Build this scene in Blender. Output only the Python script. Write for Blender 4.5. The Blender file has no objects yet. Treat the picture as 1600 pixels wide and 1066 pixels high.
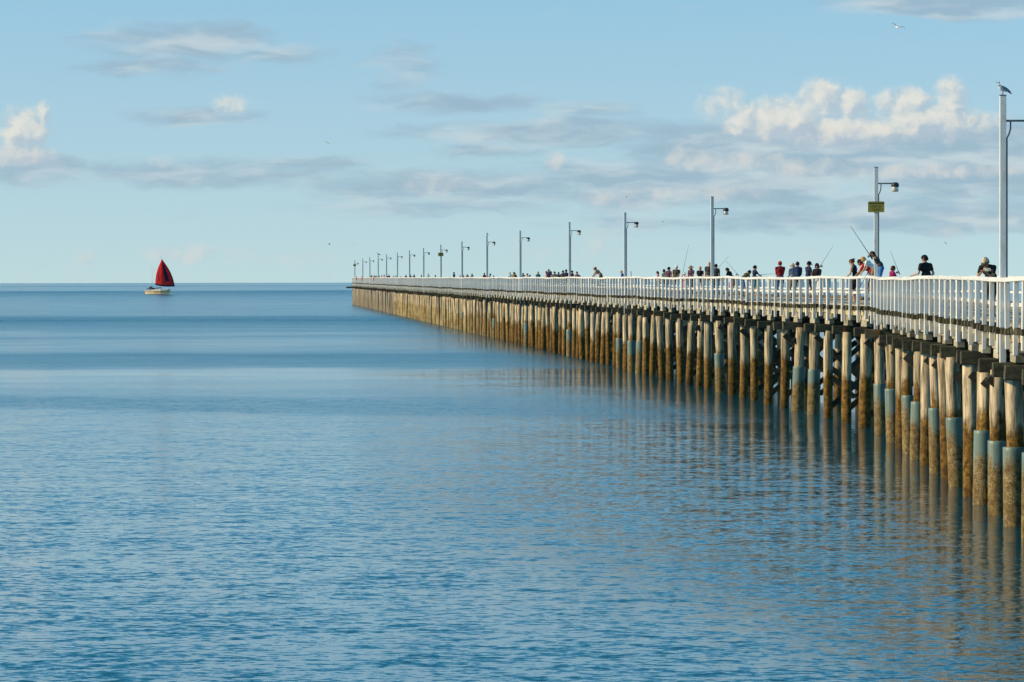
import bpy, bmesh, math, random
import numpy as np
from mathutils import Vector, Matrix
R = math.radians
random.seed(7)
SC = bpy.context.scene
COL = SC.collection

# ------------------------------------------------------------------ camera
FPX = 6400.0                      # focal length in pixels of the 1600 px wide photograph (long lens)
EYE = 5.1                         # eye height above the sea
cam_d = bpy.data.cameras.new('camera')
cam_d.sensor_width = 36.0
cam_d.lens = FPX / 1600 * 36.0
cam_d.clip_start = 1.0
cam_d.clip_end = 9000
cam = bpy.data.objects.new('camera', cam_d)
COL.objects.link(cam)
ROLL = -0.0018
cam.matrix_world = (Matrix.Translation((0, 0, EYE)) @ Matrix.Rotation(math.pi / 2 - math.atan(99.7 / FPX), 4, 'X')
                    @ Matrix.Rotation(ROLL, 4, 'Z'))
SC.camera = cam

# ------------------------------------------------------------------ light
SUN_EL = R(23)
SUN_AZ = R(-95.5)                  # measured from +Y (view direction) towards +X: the sun stands left, a little behind
sun_vec = Vector((math.sin(SUN_AZ) * math.cos(SUN_EL), math.cos(SUN_AZ) * math.cos(SUN_EL), math.sin(SUN_EL)))
sun_d = bpy.data.lights.new('sun', 'SUN')
sun_d.energy = 5.0
sun_d.angle = R(0.55)
sun_d.color = (1.0, 0.77, 0.45)
sun = bpy.data.objects.new('sun', sun_d)
COL.objects.link(sun)
sun.rotation_euler = sun_vec.to_track_quat('Z', 'Y').to_euler()

vs = SC.view_settings
vs.view_transform = 'Standard'; vs.look = 'None'; vs.gamma = 1.0; vs.use_curve_mapping = False
vs.exposure = 0.0
SC.cycles.use_denoising = True
SC.cycles.max_bounces = 5
SC.cycles.use_adaptive_sampling = True
SC.cycles.adaptive_threshold = 0.02
SC.cycles.adaptive_min_samples = 12

# ------------------------------------------------------------------ node helpers
class NT:
    def __init__(self, tree):
        self.t = tree
        tree.nodes.clear()
    def n(self, typ, ins=None, **props):
        nd = self.t.nodes.new(typ)
        for k, v in props.items(): setattr(nd, k, v)
        for k, v in (ins or {}).items(): self.put(nd.inputs[k], v)
        return nd
    def put(self, sock, v):
        if isinstance(v, bpy.types.NodeSocket): self.t.links.new(v, sock)
        elif v is not None: sock.default_value = v
    def m(self, op, a, b=None, c=None, clamp=False):
        nd = self.t.nodes.new('ShaderNodeMath'); nd.operation = op; nd.use_clamp = clamp
        for i, v in enumerate((a, b, c)):
            if v is not None: self.put(nd.inputs[i], v)
        return nd.outputs[0]
    def vm(self, op, a, b=None, scale=None):
        nd = self.t.nodes.new('ShaderNodeVectorMath'); nd.operation = op
        self.put(nd.inputs[0], a)
        if b is not None: self.put(nd.inputs[1], b)
        if scale is not None: self.put(nd.inputs[3], scale)
        return nd.outputs['Value'] if op in ('LENGTH', 'DOT_PRODUCT', 'DISTANCE') else nd.outputs[0]
    def xyz(self, v):
        nd = self.n('ShaderNodeSeparateXYZ', {0: v}); return nd.outputs[0], nd.outputs[1], nd.outputs[2]
    def vec(self, x=0.0, y=0.0, z=0.0):
        return self.n('ShaderNodeCombineXYZ', {0: x, 1: y, 2: z}).outputs[0]
    def noise(self, vec, scale=1.0, detail=3.0, rough=0.5, out=0, dist=0.0):
        nd = self.n('ShaderNodeTexNoise', {'Vector': vec, 'Scale': scale, 'Detail': detail, 'Roughness': rough, 'Distortion': dist})
        return nd.outputs[out]
    def step(self, v, a, b, lo=0.0, hi=1.0):
        nd = self.n('ShaderNodeMapRange', {0: v, 1: a, 2: b, 3: lo, 4: hi}); nd.interpolation_type = 'SMOOTHSTEP'
        return nd.outputs[0]
    def mix(self, f, a, b, mode='MIX'):
        nd = self.t.nodes.new('ShaderNodeMix'); nd.data_type = 'RGBA'; nd.blend_type = mode
        self.put(nd.inputs[0], f); self.put(nd.inputs[6], a); self.put(nd.inputs[7], b)
        return nd.outputs[2]

def C4(*c): return (c[0], c[1], c[2], 1.0)

# ------------------------------------------------------------------ world: sky with clouds, laid out by compass bearing and elevation
world = bpy.data.worlds.new('World'); SC.world = world
world.use_nodes = True
world.cycles.sampling_method = 'NONE'
N = NT(world.node_tree)
gen = N.n('ShaderNodeTexCoord').outputs['Generated']
dx, dy, dz = N.xyz(gen)
sky = N.n('ShaderNodeTexSky', sky_type='NISHITA')
sky.sun_disc = False
sky.sun_elevation = SUN_EL
sky.sun_rotation = SUN_AZ
sky.altitude = 0; sky.air_density = 1.0; sky.dust_density = 0.35; sky.ozone_density = 2.6
zz = N.m('MAXIMUM', dz, 0.0)
zup = N.m('MULTIPLY_ADD', zz, 0.95, 0.088)          # the lowest degrees of air are as clear as the photograph shows them
N.put(sky.inputs[0], N.vm('NORMALIZE', N.vec(dx, dy, zup)))
skytint = N.mix(N.step(dz, 0.0, 0.24), C4(1.05, 1.03, 0.98), C4(0.38, 1.16, 1.26))      # clear air deepens towards the zenith
skycol = N.mix(1.0, sky.outputs[0], skytint, 'MULTIPLY')
# compass coordinates, one unit = 1/64 rad
az = N.m('ARCTAN2', dx, dy)
U = N.m('MULTIPLY', az, 64.0)
V = N.m('MULTIPLY', N.m('ARCSINE', dz), 64.0)
P = N.vec(U, V, 0.0)
def blobs(vec, lst):
    tot = None
    for (bx, by, wx, wy, w) in lst:
        u, v = (bx - 800) / 100.0, (433.3 - by) / 100.0
        d = N.vm('SUBTRACT', vec, (u, v, 0.0))
        d = N.vm('MULTIPLY', d, (100.0 / wx, 100.0 / wy, 0.0))
        val = N.m('MULTIPLY_ADD', N.vm('DOT_PRODUCT', d, d), -w, w)
        tot = val if tot is None else N.m('MAXIMUM', tot, val)
    return tot
# soft layered cloud
STR = [(290, 66, 165, 36, 1.3), (425, 82, 110, 20, 1.0), (240, 106, 130, 20, 1.0), (630, 105, 70, 36, .65), (710, 163, 160, 19, 1.0), (300, 182, 130, 18, .85),
       (50, 264, 100, 32, 1.4), (330, 270, 250, 26, 1.2), (480, 255, 140, 14, .9), (700, 290, 300, 34, 1.25), (900, 208, 330, 26, 1.3),
       (1280, 232, 360, 50, 1.9), (1520, 255, 320, 75, 1.8), (1090, 285, 330, 56, 1.45), (1450, 335, 330, 36, 1.3), (910, 174, 90, 17, .8),
       (1480, 12, 210, 28, 1.5), (760, 235, 120, 16, .75), (1250, 348, 400, 24, .9), (700, 322, 270, 20, .7)]
warp = N.noise(N.vm('MULTIPLY', P, (0.9, 2.2, 1.0)), 1.0, 3, .55, out=1)
Ps = N.vm('ADD', P, N.vm('MULTIPLY', N.vm('SUBTRACT', warp, (.5, .5, .5)), (1.0, .28, 0.0)))
ns = N.noise(N.vm('MULTIPLY', Ps, (0.85, 3.4, 1.0)), 1.0, 6, .58)
far = N.noise(N.vm('MULTIPLY', P, (0.10, 0.34, 1.0)), 1.0, 6, .55)       # the same kind of cloud all round the sky
inframe = N.m('MULTIPLY', N.step(N.m('ABSOLUTE', U), 8.5, 13), 1.0)
above = N.step(V, 5.0, 9.0)
outside = N.m('MAXIMUM', inframe, above)
gens = N.m('MULTIPLY', N.m('MULTIPLY_ADD', far, 5.0, -2.75), outside)
sd = N.m('ADD', N.m('MAXIMUM', blobs(Ps, STR), N.m('ADD', gens, -.4)), N.m('MULTIPLY_ADD', ns, 2.6, -1.36))
sa = N.step(sd, -0.30, 1.25)
tone = N.noise(N.vm('MULTIPLY', Ps, (0.5, 2.4, 1.0)), 1.3, 4, .5)
warmth = N.step(U, -3.0, 5.0)
scol = N.mix(N.step(tone, .42, .68), C4(2.15, 3.08, 3.80), C4(3.75, 4.35, 4.6))
col1 = N.mix(N.m('MULTIPLY', sa, 0.82), skycol, scol)
# heaped cloud with lit crowns
CUM = [(45, 208, 48, 50, 1.3), (70, 185, 20, 32, 1.0), (40, 240, 60, 26, 1.2), (1128, 168, 46, 34, .9), (1165, 192, 46, 28, 1.1), (1225, 192, 90, 46, 1.35),
       (1283, 160, 46, 44, 1.2), (1332, 172, 36, 36, 1.2), (1310, 208, 160, 34, 1.35), (1412, 165, 56, 32, 1.2), (1484, 160, 34, 44, 1.0), (1450, 195, 130, 36, 1.2),
       (866, 250, 20, 18, .8), (255, 254, 30, 12, .45), (365, 165, 46, 20, .5), (1075, 247, 50, 22, .8), (1150, 253, 120, 20, .7), (1250, 262, 110, 18, .65),
       (1450, 271, 210, 13, .7), (680, 290, 60, 18, .5), (1080, 302, 150, 15, .5), (930, 312, 110, 14, .4),
       (138, 403, 28, 18, .62), (310, 396, 100, 20, .60), (470, 404, 80, 14, .48), (925, 382, 46, 38, .4), (830, 392, 50, 26, .32), (1255, 400, 30, 20, .3), (1500, 362, 90, 16, .36)]
BIG = [c for c in CUM if c[4] > .85]
def puff(vec):
    n1 = N.noise(vec, 2.6, 7, .58)
    vo = N.n('ShaderNodeTexVoronoi', {'Vector': vec, 'Scale': 3.4}, feature='SMOOTH_F1').outputs[0]
    return N.m('ADD', N.m('MULTIPLY_ADD', n1, 2.0, -1.0), N.m('MULTIPLY_ADD', vo, -.75, .24))
Pc = N.vm('ADD', P, N.vm('SCALE', N.vm('SUBTRACT', N.noise(P, 4.5, 3, .55, out=1), (.5, .5, .5)), scale=.22))
b0 = blobs(Pc, CUM)
c0 = N.m('ADD', b0, puff(Pc))
shift = N.vm('ADD', Pc, (-.10, .09, 0.0))
c1 = N.m('ADD', N.m('MAXIMUM', blobs(shift, BIG), N.m('SUBTRACT', b0, .25)), puff(shift))
ca = N.m('MULTIPLY', N.step(c0, -.25, 1.0), N.step(b0, -.55, .75))
lit = N.m('MULTIPLY', N.step(N.m('SUBTRACT', c0, c1), -.50, .55), N.step(V, 1.75, 2.35, .55, 1.0))
ccol = N.mix(lit, C4(3.0, 3.65, 4.2), C4(5.35, 5.2, 4.65))
low = N.step(V, .15, 1.3, .75, 0.86)                # haze of the low air over the farthest heaps
col2 = N.mix(N.m('MULTIPLY', ca, low), col1, ccol)
bg = N.n('ShaderNodeBackground', {'Color': col2, 'Strength': 0.15})
N.t.links.new(bg.outputs[0], N.n('ShaderNodeOutputWorld').inputs[0])

# ------------------------------------------------------------------ materials
MATS = {}
def material(name):
    m = bpy.data.materials.new(name); m.use_nodes = True
    MATS[name] = m
    return m, NT(m.node_tree)
def finish(T, color, rough=0.7, spec=0.3, normal=None, **kw):
    b = T.n('ShaderNodeBsdfPrincipled', {'Base Color': color, 'Roughness': rough, 'Specular IOR Level': spec})
    for k, v in kw.items(): T.put(b.inputs[k.replace('_', ' ')], v)
    if normal is not None: T.put(b.inputs['Normal'], normal)
    T.t.links.new(b.outputs[0], T.n('ShaderNodeOutputMaterial').inputs[0])
    return b
def plain(name, c, rough=0.7, spec=0.3, var=0.25, scale=9.0):
    m, T = material(name)
    pos = T.n('ShaderNodeNewGeometry').outputs['Position']
    n = T.noise(pos, scale, 4, .6)
    dark = C4(*[x * (1 - var) for x in c]); lite = C4(*[min(1, x * (1 + var)) for x in c])
    finish(T, T.mix(T.step(n, .3, .7), dark, lite), rough, spec)
    return m
def wood(name, c1, c2, crack=0.35, rough=0.85, lichen=None):
    """weathered timber: grain streaks, checks, per-piece tint"""
    m, T = material(name)
    pos = T.n('ShaderNodeNewGeometry').outputs['Position']
    inf = T.n('ShaderNodeObjectInfo')
    rnd = inf.outputs['Random']
    shift = T.vm('SCALE', (37.0, 11.0, 5.0), scale=rnd)
    p = T.vm('ADD', pos, shift)
    g = T.noise(T.vm('MULTIPLY', p, (6.0, 6.0, 14.0)), 1.0, 6, .65)
    blot = T.noise(p, 1.9, 4, .6)
    f = T.m('ADD', T.m('MULTIPLY', g, .6), T.m('MULTIPLY', blot, .55))
    c = T.mix(T.step(f, .38, .78), C4(*c1), C4(*c2))
    ck = T.noise(T.vm('MULTIPLY', p, (30.0, 30.0, 4.0)), 1.0, 3, .6)
    c = T.mix(T.step(ck, .60, .70, 0.0, crack), c, C4(*[x * .25 for x in c1]))
    if lichen:
        c = T.mix(T.step(T.noise(p, 4.2, 4, .6), .52, .68, 0.0, .7), c, C4(*lichen))
    v = T.m('MULTIPLY_ADD', rnd, .5, .75)
    c = T.mix(1.0, c, T.n('ShaderNodeCombineColor', {0: v, 1: v, 2: v}).outputs[0], 'MULTIPLY')
    bump = T.n('ShaderNodeBump', {'Strength': .5, 'Distance': .02, 'Height': f})
    finish(T, c, rough, .2, bump.outputs[0])
    return m

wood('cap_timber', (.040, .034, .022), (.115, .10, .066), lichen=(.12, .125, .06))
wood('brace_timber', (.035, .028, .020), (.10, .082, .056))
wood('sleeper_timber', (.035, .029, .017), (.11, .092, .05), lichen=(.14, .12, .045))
wood('girder_timber', (.32, .265, .155), (.54, .47, .30), lichen=(.48, .42, .20))
wood('corbel_timber', (.24, .20, .14), (.46, .41, .31), lichen=(.38, .36, .17))
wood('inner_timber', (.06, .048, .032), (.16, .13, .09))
wood('deck_timber', (.36, .29, .20), (.60, .51, .37), crack=.25)

def pile_material(name, grey):
    m, T = material(name)
    pos = T.n('ShaderNodeNewGeometry').outputs['Position']
    inf = T.n('ShaderNodeObjectInfo')
    px, py, pz = T.xyz(pos)
    rnd = inf.outputs['Random']
    streak = T.noise(T.vm('MULTIPLY', pos, (14.0, 14.0, .9)), 1.0, 6, .65)
    blot = T.noise(pos, 2.4, 5, .6)
    bleached = T.mix(T.step(streak, .32, .66), C4(.16, .115, .065), C4(.70, .57, .39))
    bleached = T.mix(T.step(blot, .62, .78, 0, .65), bleached, C4(.21, .135, .06))
    crk = T.noise(T.vm('MULTIPLY', pos, (26.0, 26.0, .8)), 1.0, 4, .7)
    bleached = T.mix(T.step(crk, .58, .66, 0, .8), bleached, C4(.055, .04, .025))
    # tide-marked foot: weed, rust-brown slime, barnacles
    edge = T.m('ADD', T.m('MULTIPLY', T.noise(T.vm('MULTIPLY', pos, (5.0, 5.0, 1.6)), 1.0, 4, .6), 1.3), T.m('MULTIPLY', rnd, .8))
    h = T.m('SUBTRACT', T.m('ADD', pz, edge), 1.22)            # ~ tide line near 1.8 m
    weed = T.mix(T.step(T.noise(pos, 7.0, 5, .7), .35, .68), C4(.070, .034, .006), C4(.29, .155, .028))
    spots = T.n('ShaderNodeTexVoronoi', {'Vector': pos, 'Scale': 34.0}).outputs[0]
    patch = T.step(T.noise(pos, 3.1, 3, .6), .48, .64)
    weed = T.mix(T.m('MULTIPLY', T.step(spots, .38, .22), T.m('MULTIPLY', patch, .6)), weed, C4(.48, .40, .22))
    wet = T.step(T.m('ADD', pz, T.m('MULTIPLY', streak, .3)), .10, .75)
    weed = T.mix(wet, T.mix(1.0, weed, C4(.62, .62, .55), 'MULTIPLY'), weed)
    up = T.step(T.m('ADD', h, T.m('MULTIPLY', streak, .35)), 1.55, 1.95)
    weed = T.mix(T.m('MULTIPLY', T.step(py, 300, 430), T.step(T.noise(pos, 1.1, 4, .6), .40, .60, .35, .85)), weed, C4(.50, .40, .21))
    c = T.mix(up, weed, bleached)
    c = T.mix(1.0, c, inf.outputs['Color'], 'MULTIPLY')
    if grey: c = T.mix(.55, c, C4(.24, .22, .19))
    hgt = T.m('ADD', T.m('MULTIPLY', streak, .7), T.m('MULTIPLY', T.step(spots, .45, .15), T.m('SUBTRACT', 1.0, up)))
    bump = T.n('ShaderNodeBump', {'Strength': .7, 'Distance': .03, 'Height': hgt})
    finish(T, c, .8, .25, bump.outputs[0])
pile_material('pile_wood', False)
pile_material('old_grey_pile_wood', True)

m, T = material('sleeve_plastic')
pos = T.n('ShaderNodeNewGeometry').outputs['Position']
px, py, pz = T.xyz(pos)
rnd = T.n('ShaderNodeObjectInfo').outputs['Random']
ed = T.m('ADD', T.m('MULTIPLY', T.noise(T.vm('MULTIPLY', pos, (2.2, 2.2, .8)), 1.0, 3, .6), 1.5), T.m('MULTIPLY', rnd, .5))
fine = T.noise(T.vm('MULTIPLY', pos, (30., 30., 14.)), 1.0, 3, .6)
grow = T.step(T.m('ADD', T.m('ADD', pz, ed), T.m('MULTIPLY', fine, .6)), 2.28, 2.62)
weed = T.mix(T.step(T.noise(pos, 8.0, 5, .7), .35, .68), C4(.085, .048, .012), C4(.25, .165, .055))
sp = T.n('ShaderNodeTexVoronoi', {'Vector': pos, 'Scale': 30.0}).outputs[0]
weed = T.mix(T.m('MULTIPLY', T.step(sp, .40, .24), T.m('MULTIPLY', T.step(T.noise(pos, 2.7, 3, .6), .46, .6), .8)), weed, C4(.5, .44, .3))
strk = T.noise(T.vm('MULTIPLY', pos, (16., 16., 1.)), 1.0, 4, .6)
aqua = T.mix(T.step(strk, .4, .75), C4(.11, .17, .15), C4(.23, .30, .255))
aqua = T.mix(T.step(strk, .52, .72, 0, .7), aqua, C4(.20, .16, .09))
finish(T, T.mix(grow, weed, aqua), T.m('MULTIPLY_ADD', grow, -.35, .8), .4)

m, T = material('white_paint')
pos = T.n('ShaderNodeNewGeometry').outputs['Position']
d1 = T.noise(T.vm('MULTIPLY', pos, (9., 9., 2.)), 1.0, 5, .65)
d2 = T.noise(pos, 1.6, 3, .6)
c = T.mix(T.step(d1, .48, .74, 0, .6), C4(.72, .71, .68), C4(.48, .45, .37))
c = T.mix(T.step(d2, .6, .75, 0, .3), c, C4(.60, .57, .48))
rv = T.m('MULTIPLY_ADD', T.n('ShaderNodeObjectInfo').outputs['Random'], .16, .86)
c = T.mix(1.0, c, T.n('ShaderNodeCombineColor', {0: rv, 1: rv, 2: rv}).outputs[0], 'MULTIPLY')
run = T.noise(T.vm('MULTIPLY', pos, (22., 22., .7)), 1.0, 4, .65)
c = T.mix(T.step(run, .60, .70, 0, .55), c, C4(.30, .22, .13))
chip = T.noise(pos, 13.0, 3, .7)
c = T.mix(T.step(chip, .69, .73, 0, .8), c, C4(.22, .18, .13))
finish(T, c, .5, .35, T.n('ShaderNodeBump', {'Strength': .3, 'Distance': .01, 'Height': d1}).outputs[0])

plain('grey_steel', (.17, .19, .20), .45, .5)
plain('dark_fitting', (.025, .025, .027), .5, .4)
plain('rust', (.20, .075, .022), .9, .2, .5, 40)
m, T = material('lamp_diffuser')
pos = T.n('ShaderNodeNewGeometry').outputs['Position']
finish(T, T.mix(T.noise(pos, 14, 3, .5), C4(.55, .48, .36), C4(.72, .68, .58)), .25, .5, Transmission_Weight=.25)
plain('sign_yellow', (.25, .215, .03), .5, .4, .12, 5)
plain('sign_print', (.05, .045, .02), .6, .2)
plain('gull_white', (.80, .80, .78), .7, .2, .05)
plain('gull_grey', (.24, .28, .34), .7, .2, .1)
plain('gull_pale', (.62, .65, .70), .7, .2, .1)
plain('gull_dark', (.03, .03, .035), .6, .2)
plain('gull_leg', (.30, .06, .02), .6, .2)
plain('rod_black', (.02, .02, .022), .35, .5)
plain('rod_cork', (.30, .19, .09), .8, .2)
plain('hull_cream', (.78, .58, .33), .35, .5, .06)
plain('hull_band', (.30, .10, .03), .4, .5)
plain('canvas_navy', (.012, .016, .035), .8, .2)
plain('cabin_white', (.66, .60, .48), .4, .5, .08)
plain('window_dark', (.02, .025, .03), .15, .6)
plain('spar', (.62, .56, .44), .4, .5, .08)
for nm_, c_ in (('sail_red', (.92, .045, .040)), ('sail_navy', (.060, .030, .065))):      # thin cloth lets light through
    m, T = material(nm_)
    pos = T.n('ShaderNodeNewGeometry').outputs['Position']
    cc = T.mix(T.step(T.noise(pos, .9, 4, .6), .3, .7), C4(*[x * .8 for x in c_]), C4(*[min(1, x * 1.2) for x in c_]))
    d_ = T.n('ShaderNodeBsdfDiffuse', {'Color': cc}); t_ = T.n('ShaderNodeBsdfTranslucent', {'Color': cc})
    mx_ = T.n('ShaderNodeMixShader', {0: .6, 1: d_.outputs[0], 2: t_.outputs[0]})
    T.t.links.new(mx_.outputs[0], T.n('ShaderNodeOutputMaterial').inputs[0])
plain('orange_plastic', (.75, .14, .02), .5, .4, .1)

# water
m, T = material('sea_water')
pos = T.n('ShaderNodeNewGeometry').outputs['Position']
wx, wy, wz = T.xyz(pos)
wob = T.noise(T.vec(T.m('MULTIPLY', wx, .010), T.m('MULTIPLY', wy, .012), 0.0), 1.0, 4, .55)
wob2 = T.noise(T.vec(T.m('MULTIPLY', wx, .035), T.m('MULTIPLY', wy, .09), 3.0), 1.0, 3, .6)
skew = T.m('MULTIPLY', wx, T.step(wy, 150, 215, .6, 0.0))
stray = T.m('MULTIPLY', T.m('SUBTRACT', wob, .5), T.m('MULTIPLY', wy, .16))
rag = T.noise(T.vec(T.m('MULTIPLY', wx, .05), T.m('MULTIPLY', wy, .03), 6.0), 1.0, 5, .65)
stray = T.m('ADD', stray, T.m('MULTIPLY', T.m('SUBTRACT', rag, .5), T.m('MULTIPLY', wy, .10)))
ly = T.m('LOGARITHM', T.m('MAXIMUM', T.m('ADD', wy, T.m('ADD', stray, skew)), 20.0), math.e)
# wind lanes (ruffled, dark) and slicks (calm, pale) at their distances from the shore
ramp = T.n('ShaderNodeValToRGB')
ramp.color_ramp.interpolation = 'EASE'
L0, L1 = math.log(45), math.log(4200)
stops = [(45, 1.0), (62, .96), (100, .72), (135, .58), (148, .56), (153, .98), (162, .96), (175, .60), (190, .44), (214, .30), (225, .32), (233, .80), (270, .82), (284, .60), (295, .45), (330, .45),
         (352, .62), (368, .46), (400, .64), (440, .76), (485, .95), (530, .84), (580, .56), (760, .54), (1050, .62), (1250, .76), (1560, .92), (1640, .50), (2300, .48), (2500, .7), (2800, .45), (4200, .50)]
els = ramp.color_ramp.elements
for i, (d, v) in enumerate(stops):
    t = (math.log(d) - L0) / (L1 - L0)
    e = els[i] if i < 2 else els.new(t)
    e.position = t; e.color = (v, v, v, 1)
T.put(ramp.inputs[0], T.n('ShaderNodeMapRange', {0: ly, 1: L0, 2: L1}).outputs[0])
ruf = T.m('ADD', T.m('MULTIPLY', T.m('POWER', ramp.outputs[0], 1.4), T.step(wy, 50, 260, 2.1, 1.0)), T.m('MULTIPLY', T.m('SUBTRACT', wob2, .5), .4))
patchy = T.noise(T.vec(T.m('MULTIPLY', wx, .11), T.m('MULTIPLY', wy, .16), 9.0), 1.0, 4, .6)
ruf = T.m('MAXIMUM', T.m('ADD', ruf, T.m('MULTIPLY', T.m('SUBTRACT', patchy, .5), .4)), .08)
# the piles break the wind: calmer water in the lee along the pier (signed distance from its near edge)
t1 = T.m('ADD', T.m('MULTIPLY', T.m('SUBTRACT', wx, 12.14), .9994), T.m('MULTIPLY', T.m('SUBTRACT', wy, 136.6), -.0349))
t2 = T.m('ADD', T.m('MULTIPLY', T.m('SUBTRACT', wx, 12.14), .9979), T.m('MULTIPLY', T.m('SUBTRACT', wy, 136.6), .0651))
lee = T.step(T.m('MINIMUM', t1, t2), -9.0, -.5, 1.0, .5)
ruf = T.m('MULTIPLY', ruf, lee)
def slope(sx, sy, seed, det, rgh):
    nn = T.noise(T.vec(T.m('MULTIPLY', wx, sx), T.m('MULTIPLY', wy, sy), seed), 1.0, det, rgh, out=1)
    return T.vm('SUBTRACT', nn, (.5, .5, .5))
s1 = T.vm('SCALE', slope(4.8, 6.4, 1.0, 4, .62), scale=.38)      # small ripples
s2 = T.vm('SCALE', slope(1.0, 1.75, 5.0, 4, .6), scale=.20)    # wavelets
s3 = T.vm('SCALE', slope(.09, .26, 8.0, 3, .55), scale=.05)     # low swell
sm = T.vm('ADD', T.vm('SCALE', T.vm('ADD', s1, s2), scale=ruf), s3)
sm = T.vm('MULTIPLY', sm, (.38, 1.15, 0.0))
# at so low an angle the wave backs are hidden behind the crests: what shows is the near faces and the flats between
smx, smy, smz = T.xyz(sm)
sm = T.vec(smx, T.m('MINIMUM', smy, .022), 0.0)
nrm = T.vm('NORMALIZE', T.vm('ADD', sm, (0.0, 0.0, 1.0)))
# waves too small to see one by one widen the gloss instead: more on ruffled water than in the slicks
unseen = T.step(wy, 85, 300, .02, 1.0)
gloss = T.m('ADD', T.m('MULTIPLY', T.m('MULTIPLY', unseen, T.m('MINIMUM', ruf, 1.9)), .21), .075)
finish(T, C4(.001, .075, .110), gloss, .5, nrm, IOR=1.333)

# ------------------------------------------------------------------ mesh helpers
def mesh_obj(name, verts, faces, mat=None, parent=None, smooth=False, mats=None, fmat=None):
    me = bpy.data.meshes.new(name)
    me.from_pydata([tuple(v) for v in verts], [], [tuple(f) for f in faces])
    for mm in (mats or ([mat] if mat else [])): me.materials.append(MATS[mm])
    if fmat is not None: me.polygons.foreach_set('material_index', fmat)
    if smooth: me.polygons.foreach_set('use_smooth', [True] * len(me.polygons))
    me.update()
    o = bpy.data.objects.new(name, me); COL.objects.link(o)
    if parent: o.parent = parent
    return o
def empty(name, loc=(0, 0, 0), rz=0.0):
    o = bpy.data.objects.new(name, None); COL.objects.link(o)
    o.location = loc; o.rotation_euler = (0, 0, rz); o.empty_display_size = .2
    return o
def tag(o, label=None, cat=None, group=None, kind=None):
    if label: o['label'] = label
    if cat: o['category'] = cat
    if group: o['group'] = group
    if kind: o['kind'] = kind
    return o
def bbox(sx, sy, sz, bev=.012, jit=0.0, seed=0):
    """bevelled box centred on the origin -> verts, faces"""
    bm = bmesh.new()
    bmesh.ops.create_cube(bm, size=1.0)
    for v in bm.verts: v.co = Vector((v.co.x * sx, v.co.y * sy, v.co.z * sz))
    if bev: bmesh.ops.bevel(bm, geom=bm.edges[:], offset=bev, segments=1, affect='EDGES')
    if jit:
        rr = random.Random(seed)
        for v in bm.verts: v.co += Vector((rr.uniform(-jit, jit), rr.uniform(-jit, jit), rr.uniform(-jit, jit)))
    bm.verts.ensure_lookup_table()
    vs_ = [v.co.copy() for v in bm.verts]; fs_ = [[v.index for v in f.verts] for f in bm.faces]
    bm.free()
    return vs_, fs_
def tube(path, radii, sides=8, caps=True):
    vs_, fs_ = [], []
    pts = [Vector(p) for p in path]
    for i, p in enumerate(pts):
        d = (pts[min(i + 1, len(pts) - 1)] - pts[max(i - 1, 0)]).normalized()
        a = d.orthogonal().normalized() if abs(d.z) < .95 else Vector((1, 0, 0))
        a = (a - d * a.dot(d)).normalized(); b = d.cross(a)
        if i and (prev_a.dot(a) < .9):
            a = (prev_a - d * prev_a.dot(d)).normalized(); b = d.cross(a)
        prev_a = a
        r = radii[i] if hasattr(radii, '__len__') else radii
        for k in range(sides):
            t = 2 * math.pi * k / sides
            vs_.append(p + a * (math.cos(t) * r) + b * (math.sin(t) * r))
    for i in range(len(pts) - 1):
        for k in range(sides):
            k2 = (k + 1) % sides
            fs_.append((i * sides + k, i * sides + k2, (i + 1) * sides + k2, (i + 1) * sides + k))
    if caps:
        fs_.append(tuple(range(sides))[::-1]); n0 = (len(pts) - 1) * sides
        fs_.append(tuple(n0 + k for k in range(sides)))
    return vs_, fs_
class MB:
    def __init__(self): self.v = []; self.f = []; self.m = []
    def add(self, vf, mat=0, mtx=None):
        o = len(self.v)
        for p in vf[0]: self.v.append(mtx @ Vector(p) if mtx is not None else Vector(p))
        for f in vf[1]: self.f.append([o + i for i in f]); self.m.append(mat)
        return self
    def build(self, name, mats, parent=None, smooth=False):
        if isinstance(mats, str): mats = [mats]
        return mesh_obj(name, self.v, self.f, None, parent, smooth, mats, self.m)

# ------------------------------------------------------------------ sea
rad = 4080.0
nseg = 360
sv = [(0, 0, 0)] + [(rad * math.cos(2 * math.pi * i / nseg), rad * math.sin(2 * math.pi * i / nseg), 0) for i in range(nseg)]
sea = mesh_obj('sea', sv, [(0, 1 + i, 1 + (i + 1) % nseg) for i in range(nseg)], 'sea_water')
tag(sea, kind='structure')

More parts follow.
